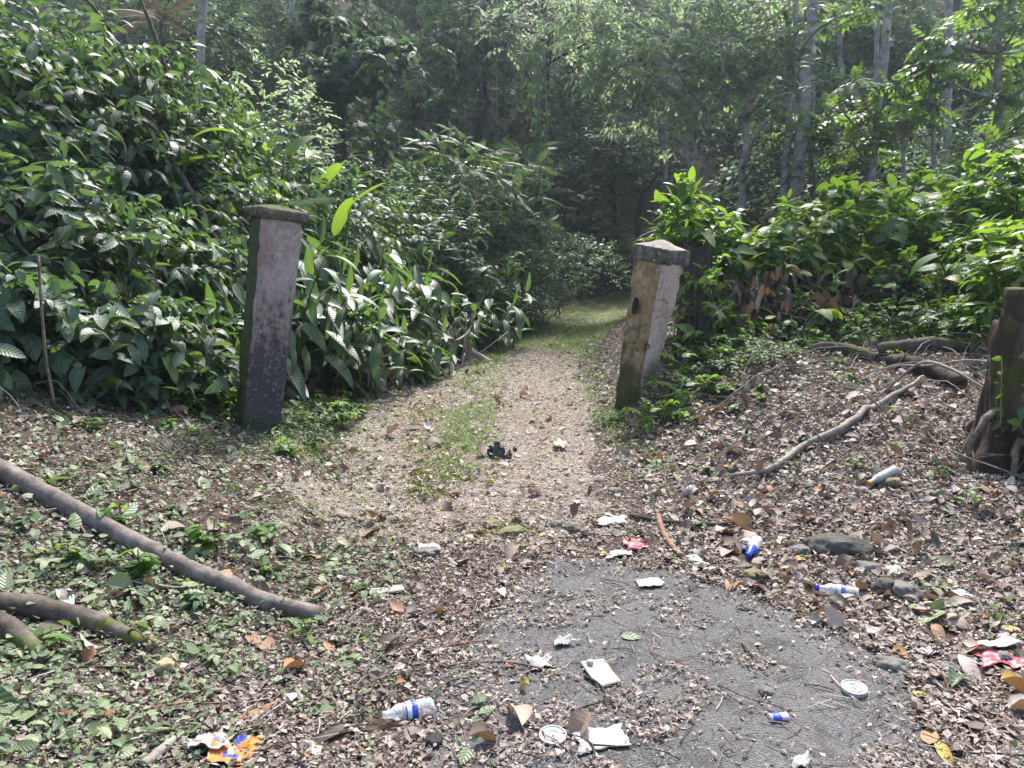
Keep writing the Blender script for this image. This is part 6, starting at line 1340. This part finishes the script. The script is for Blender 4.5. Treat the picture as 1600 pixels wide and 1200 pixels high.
# ------------------------------------------------------------------ single things on the ground, each told apart by what lies beside it
def where(x, y, far=False):
    q = sorted(((a - x) ** 2 + (b - y) ** 2, p, a, b) for p, a, b in LAND)
    seen = []; 
    for dd, p, a, b in q:
        if p not in [s[1] for s in seen]: seen.append((dd, p, a, b))
        if len(seen) == 3: break
    dd, p, a, b = seen[0]; dx, dy = x - a, y - b
    if dd < .02: w0 = 'touching'
    elif abs(dx) > abs(dy) * 1.3: w0 = 'right of' if dx > 0 else 'left of'
    else: w0 = 'behind' if dy > 0 else 'in front of'
    near = 'just ' if dd < .12 and w0 != 'touching' else ''
    return [near + w0 + ' ' + p, 'between %s and %s' % (p.replace('the ', 'the ', 1), seen[1][1]), near + w0 + ' ' + p + ', towards ' + seen[1][1], near + w0 + ' ' + p + ', towards ' + seen[2][1]]
USED = set()
def unique_label(head, x, y):
    for w in where(x, y):
        l = head + ' ' + w
        if l not in USED and len(l.split()) <= 16: USED.add(l); return l
    return None
SHADE = {'rust brown': .90, 'purple brown': .14, 'dark brown': .06, 'pale tan': .72, 'grey brown': .52, 'orange': .95, 'yellow': 1.0}
SHAPES = {'curled': leaf_t(.27, 9, .5, 1.6, 'lance', .4, twist=.5, seed=4), 'flat': leaf_t(.30, 8, .12, .25, 'ovate', .25, seed=5), 'folded': leaf_t(.30, 8, 1.1, .5, 'lance', .2, seed=6), 'long': leaf_t(.15, 9, .35, .7, 'lance', .3, twist=-.4, seed=7), 'rolled': leaf_t(.24, 9, .9, 2.6, 'lance', .5, twist=.9, seed=8)}
LM = {}
def leaf_obj(shape, colour, name='fallen_leaf'):
    k = (shape, colour, name)
    if k not in LM:
        A = Acc(); A.inst(SHAPES[shape], [(0, -.45, 0)], [(0, 1, 0)], [(0, 0, 1)], 1.0, SHADE.get(colour, .5) if colour not in ('green', 'pale green') else (.35 if colour == 'green' else .85))
        A.tube([(0, -.62, .02), (0, -.45, 0)], .012, 4, tint=.3)
        v = A.v[0]; 
        o = A.build(name, MATS['cover_leaf' if 'green' in colour else 'dry_leaf']); LM[k] = o; return o
    o = LM[k].copy(); COL.objects.link(o); return o
def put_leaf(x, y, L, shape, colour, rz=None, tilt=.25, label=None):
    lab = label or unique_label('%s %s %s' % (('big' if L > .15 else 'small' if L < .085 else 'dead') if 'green' not in colour else 'fallen', shape + ' ' + colour, 'leaf'), x, y)
    if lab is None: return
    o = leaf_obj(shape, colour); n = unit(nrm_at(x, y) + r.normal(0, tilt, 3)); a = r.uniform(0, 6.28) if rz is None else rz
    d = np.array([math.cos(a), math.sin(a), 0]); d = unit(d - n * d.dot(n)); xx = np.cross(d, n)
    z = hz(x, y) + .014 + (.16 * L if shape in ('curled', 'folded', 'rolled') else .05 * L)
    o.matrix_world = Matrix(((xx[0] * L, d[0] * L, n[0] * L, x), (xx[1] * L, d[1] * L, n[1] * L, y), (xx[2] * L, d[2] * L, n[2] * L, z), (0, 0, 0, 1)))
    tag(o, lab, 'leaf', 'single leaves fallen on the ground')
for (px, py, L, sh, c, lb) in NOTED:
    p = on_ground(px, py); put_leaf(p[0], p[1], L, sh, c, label=lb); USED.add(lb)
cols = ['rust brown', 'purple brown', 'purple brown', 'dark brown', 'pale tan', 'pale tan', 'grey brown', 'grey brown', 'orange', 'yellow']
tgt = 0
for k in range(420):
    if tgt >= 215: break
    xx, yy = cand(1, 2.4, 8.5, 1.0, .72, .3); xx, yy = float(xx[0]), float(yy[0]); rd, pt, lf, rt = [bool(q[0]) for q in zones(np.array([xx]), np.array([yy]))]
    if (lf and left_edge(np.array([yy]))[0] - xx > 2.2) or (rd and r.rand() < .85) or (pt and r.rand() < .6) or (rt and xx - path_x(yy) > 5): continue
    if not off_things(np.array([xx]), np.array([yy]))[0] or (rd and xx > .3): continue
    c = cols[r.randint(len(cols))] if r.rand() > (.55 if lf else .12) else ('green' if r.rand() < .5 else 'pale green')
    put_leaf(xx, yy, float(np.exp(r.normal(math.log(.055 if rd else .11 if rt else .07), .3))), list(SHAPES)[r.randint(5)], c); tgt += 1

# twigs
def twig_thing(P, rr, mat, label, name='twig', fork=False, group='twigs on the ground'):
    P = np.asarray(P); c = P[len(P) // 2].copy(); A = Acc(); A.tube(P - c, np.linspace(rr, rr * .55, len(P)), 5, rough=.15)
    if fork: q = P[len(P) // 2] - c; dd = (P[-1] - P[0]) * .3; A.tube(curve(q, q + np.array([dd[0] - dd[1] * .7, dd[1] + dd[0] * .7, .02]), n=5), np.linspace(rr * .7, rr * .3, 5), 4)
    return tag(A.build(name, MATS[mat], loc=c), label, 'twig', group)
tn = 0
for k in range(260):
    if tn >= 95: break
    xx, yy = cand(1, 2.3, 8, 1.1, .72, .3); xx, yy = float(xx[0]), float(yy[0]); rd, pt, lf, rt = [bool(q[0]) for q in zones(np.array([xx]), np.array([yy]))]
    if (lf and left_edge(np.array([yy]))[0] - xx > 2.2) or (pt and r.rand() < .7): continue
    L = float(np.exp(r.normal(math.log(.22), .4))); a = r.uniform(0, 6.28); n = 8; t = np.linspace(-.5, .5, n)
    ben = r.normal(0, .25) * L; X = xx + np.cos(a) * t * L - np.sin(a) * ben * (t * t * 4); Y = yy + np.sin(a) * t * L + np.cos(a) * ben * (t * t * 4); Z = ground_h(X, Y) + .014 + .02 * r.rand() * (1 - 4 * t * t) + r.normal(0, .003, n)
    fk = r.rand() < .35; mt = ['twig_bark', 'dark_bark', 'pale_twig', 'wood_chunk'][r.randint(4)]
    lb = unique_label('%s %s%s twig' % ('long' if L > .26 else 'short', {'twig_bark': 'brown', 'dark_bark': 'dark', 'pale_twig': 'pale', 'wood_chunk': 'reddish'}[mt], ' forked' if fk else (' bent' if abs(ben) > .25 * L else '')), xx, yy)
    if lb: twig_thing(np.stack([X, Y, Z], -1), r.uniform(.003, .0065), mt, lb, fork=fk); tn += 1
# tangle of dry vine stems on the mound and under the thicket
for zone, N in (('mound', 80), ('left', 34)):
    for k in range(N):
        xx, yy = (r.uniform(1.9, 4.8), r.uniform(4.9, 7.9)) if zone == 'mound' else (r.uniform(-4.2, -2.3), r.uniform(4.6, 6.4))
        L = r.uniform(.4, 1.1); a = r.uniform(0, 3.14) if zone == 'mound' else r.normal(-.5, .4); n = 12; t = np.linspace(-.5, .5, n); X = xx + np.cos(a) * t * L + np.cumsum(r.normal(0, .008, n)); Y = yy + np.sin(a) * t * L + np.cumsum(r.normal(0, .008, n))
        Z = ground_h(X, Y) + .015 + r.uniform(.02, .16) * (1 - 4 * t * t) + r.uniform(0, .05)
        lb = unique_label('thin %s dry stem' % ('arched' if Z.max() - Z.min() > .15 else 'straggling'), xx, yy)
        if lb: twig_thing(np.stack([X, Y, Z], -1), r.uniform(.003, .008), ['twig_bark', 'pale_twig', 'dark_bark'][k % 3], lb, 'dry_twig', fork=k % 3 == 0, group='dry stems tangled on the banks')

# seedlings
def seedling(seed, n, L, H, Ts, mat):
    q = np.random.RandomState(seed); A = Acc(); B = Acc(); root = empty('seedling', (0, 0, 0))
    for s in range(q.randint(1, 4)):
        b = np.array([q.normal(0, .03), q.normal(0, .03), -.01]); tip = b + np.array([q.normal(0, .25) * H, q.normal(0, .25) * H, H * q.uniform(.6, 1)]); P = curve(b, tip, n=6); B.tube(P, .003, 4)
        m = n; t = q.uniform(.4, 1, m); pos = P[(t * 5).astype(int)]; a = q.uniform(0, 6.28, m); d = np.stack([np.cos(a), np.sin(a), q.uniform(-.1, .5, m)], -1)
        scatter_T(A, Ts, pos, d, UP + q.normal(0, .25, (m, 3)), L * q.uniform(.7, 1.2, m), tints(q, m, .15), q)
    A.build('leaves', MATS[mat], root); B.build('stem', MATS['green_stem'], root); return root
SV = [(seedling(61, 5, .10, .16, T_HEART, 'bush_leaf'), 'heart-leaved'), (seedling(62, 6, .12, .14, T_OVATE, 'bush_leaf'), 'oval-leaved'), (seedling(63, 6, .13, .16, T_LANCE, 'bush_leaf'), 'lance-leaved'), (seedling(64, 9, .06, .12, T_OVATE, 'cover_leaf'), 'small-leaved'), (seedling(65, 6, .08, .10, T_HEART, 'cover_leaf'), 'low pale heart-leaved')]
SP = [on_ground(*p)[:2] for p in [(1160, 545), (1110, 610), (1075, 590), (1085, 660), (1120, 560), (1255, 690), (1270, 700), (1105, 740), (1330, 735), (1470, 740), (1510, 795), (1530, 700), (1220, 560), (1290, 530), (1400, 700), (1555, 970), (1010, 660), (1040, 640), (960, 660), (430, 700), (460, 650), (480, 700), (385, 700), (330, 700), (300, 680), (250, 740), (150, 760), (270, 800), (320, 860), (410, 840), (330, 1045), (300, 950), (230, 900), (180, 830), (120, 880), (60, 880), (30, 830), (60, 1020), (500, 690), (540, 600), (570, 640), (215, 660), (100, 700), (140, 670), (1090, 830), (1180, 700), (480, 1000), (420, 900)]]
SP += [(r.uniform(1.6, 4.5), r.uniform(6.4, 8.4)) for _ in range(26)] + [(r.uniform(-3.6, -1.6), r.uniform(3.2, 6.8)) for _ in range(24)]
fst = set()
for i, (xx, yy) in enumerate(SP):
    v = r.randint(5); xx, yy = float(xx), float(yy); lb = unique_label('%s green seedling' % SV[v][1], xx, yy)
    if lb is None: continue
    o = SV[v][0] if v not in fst else copy_tree(SV[v][0]); fst.add(v); s = r.uniform(.5, 1.05); o.location = (xx, yy, hz(xx, yy)); o.rotation_euler = (0, 0, r.uniform(0, 6.28)); o.scale = (s, s, s); tag(o, lb, 'seedling', 'seedlings on the ground')
for v in range(5):
    if v not in fst:
        o = SV[v][0]; o.location = (-2.9 + .1 * v, 4.4, hz(-2.9 + .1 * v, 4.4)); tag(o, '%s green seedling alone on the middle of the left bank' % SV[v][1], 'seedling', 'seedlings on the ground')
# ------------------------------------------------------------------ camera, light, sky
cam = bpy.data.cameras.new('camera'); camo = bpy.data.objects.new('camera', cam); COL.objects.link(camo)
cam.sensor_width = 36; cam.lens = 36 * FPX / 1600; cam.clip_end = 400; cam.clip_start = .05
camo.location = CAM; camo.rotation_euler = (rad(90) - PITCH, 0, 0)
scene.camera = camo
SUN_EL, SUN_AZ = 54, 14
sd = Vector((math.sin(rad(SUN_AZ)) * math.cos(rad(SUN_EL)), math.cos(rad(SUN_AZ)) * math.cos(rad(SUN_EL)), math.sin(rad(SUN_EL))))
sun = bpy.data.lights.new('sun', 'SUN'); sun.energy = 3.2; sun.angle = rad(5); sun.color = (1, .97, .93)
suno = bpy.data.objects.new('sun', sun); COL.objects.link(suno); suno.rotation_euler = sd.to_track_quat('Z', 'Y').to_euler()
w = bpy.data.worlds.new('World'); scene.world = w; w.use_nodes = True
nt = w.node_tree; bg = nt.nodes['Background']; sky = nt.nodes.new('ShaderNodeTexSky'); sky.sky_type = 'NISHITA'; sky.sun_disc = False
sky.sun_elevation = rad(SUN_EL); sky.sun_rotation = rad(SUN_AZ); sky.dust_density = 4.0; sky.air_density = 1.0
nt.links.new(sky.outputs[0], bg.inputs[0]); bg.inputs[1].default_value = .15
vs = scene.view_settings; vs.view_transform = 'Standard'; vs.look = 'None'; vs.exposure = 1.42; vs.gamma = 1
scene.render.engine = 'CYCLES'
cy = scene.cycles; cy.max_bounces = 6; cy.diffuse_bounces = 3; cy.glossy_bounces = 2; cy.transmission_bounces = 4; cy.transparent_max_bounces = 8
cy.use_denoising = True; cy.denoiser = 'OPENIMAGEDENOISE'; cy.caustics_reflective = False; cy.caustics_refractive = False
cy.sample_clamp_indirect = 6

# the hazy air of the valley
A = Acc(); x0, x1, y0, y1, z0, z1 = -70, 70, -12, 76, -14, 60
A.add([(x0,y0,z0),(x1,y0,z0),(x1,y1,z0),(x0,y1,z0),(x0,y0,z1),(x1,y0,z1),(x1,y1,z1),(x0,y1,z1)], {4: [(0,3,2,1),(4,5,6,7),(0,1,5,4),(1,2,6,5),(2,3,7,6),(3,0,4,7)]})
M = NT('haze_air'); pv = M.n('VolumePrincipled'); pv.inputs['Color'].default_value = (.74, .88, 1.0, 1); pv.inputs['Density'].default_value = .0011; pv.inputs['Anisotropy'].default_value = .55
M.t.links.new(pv.outputs[0], M.out.inputs['Volume']); tag(A.build('haze', M.m, smooth=False), kind='stuff')
cy.volume_bounces = 0
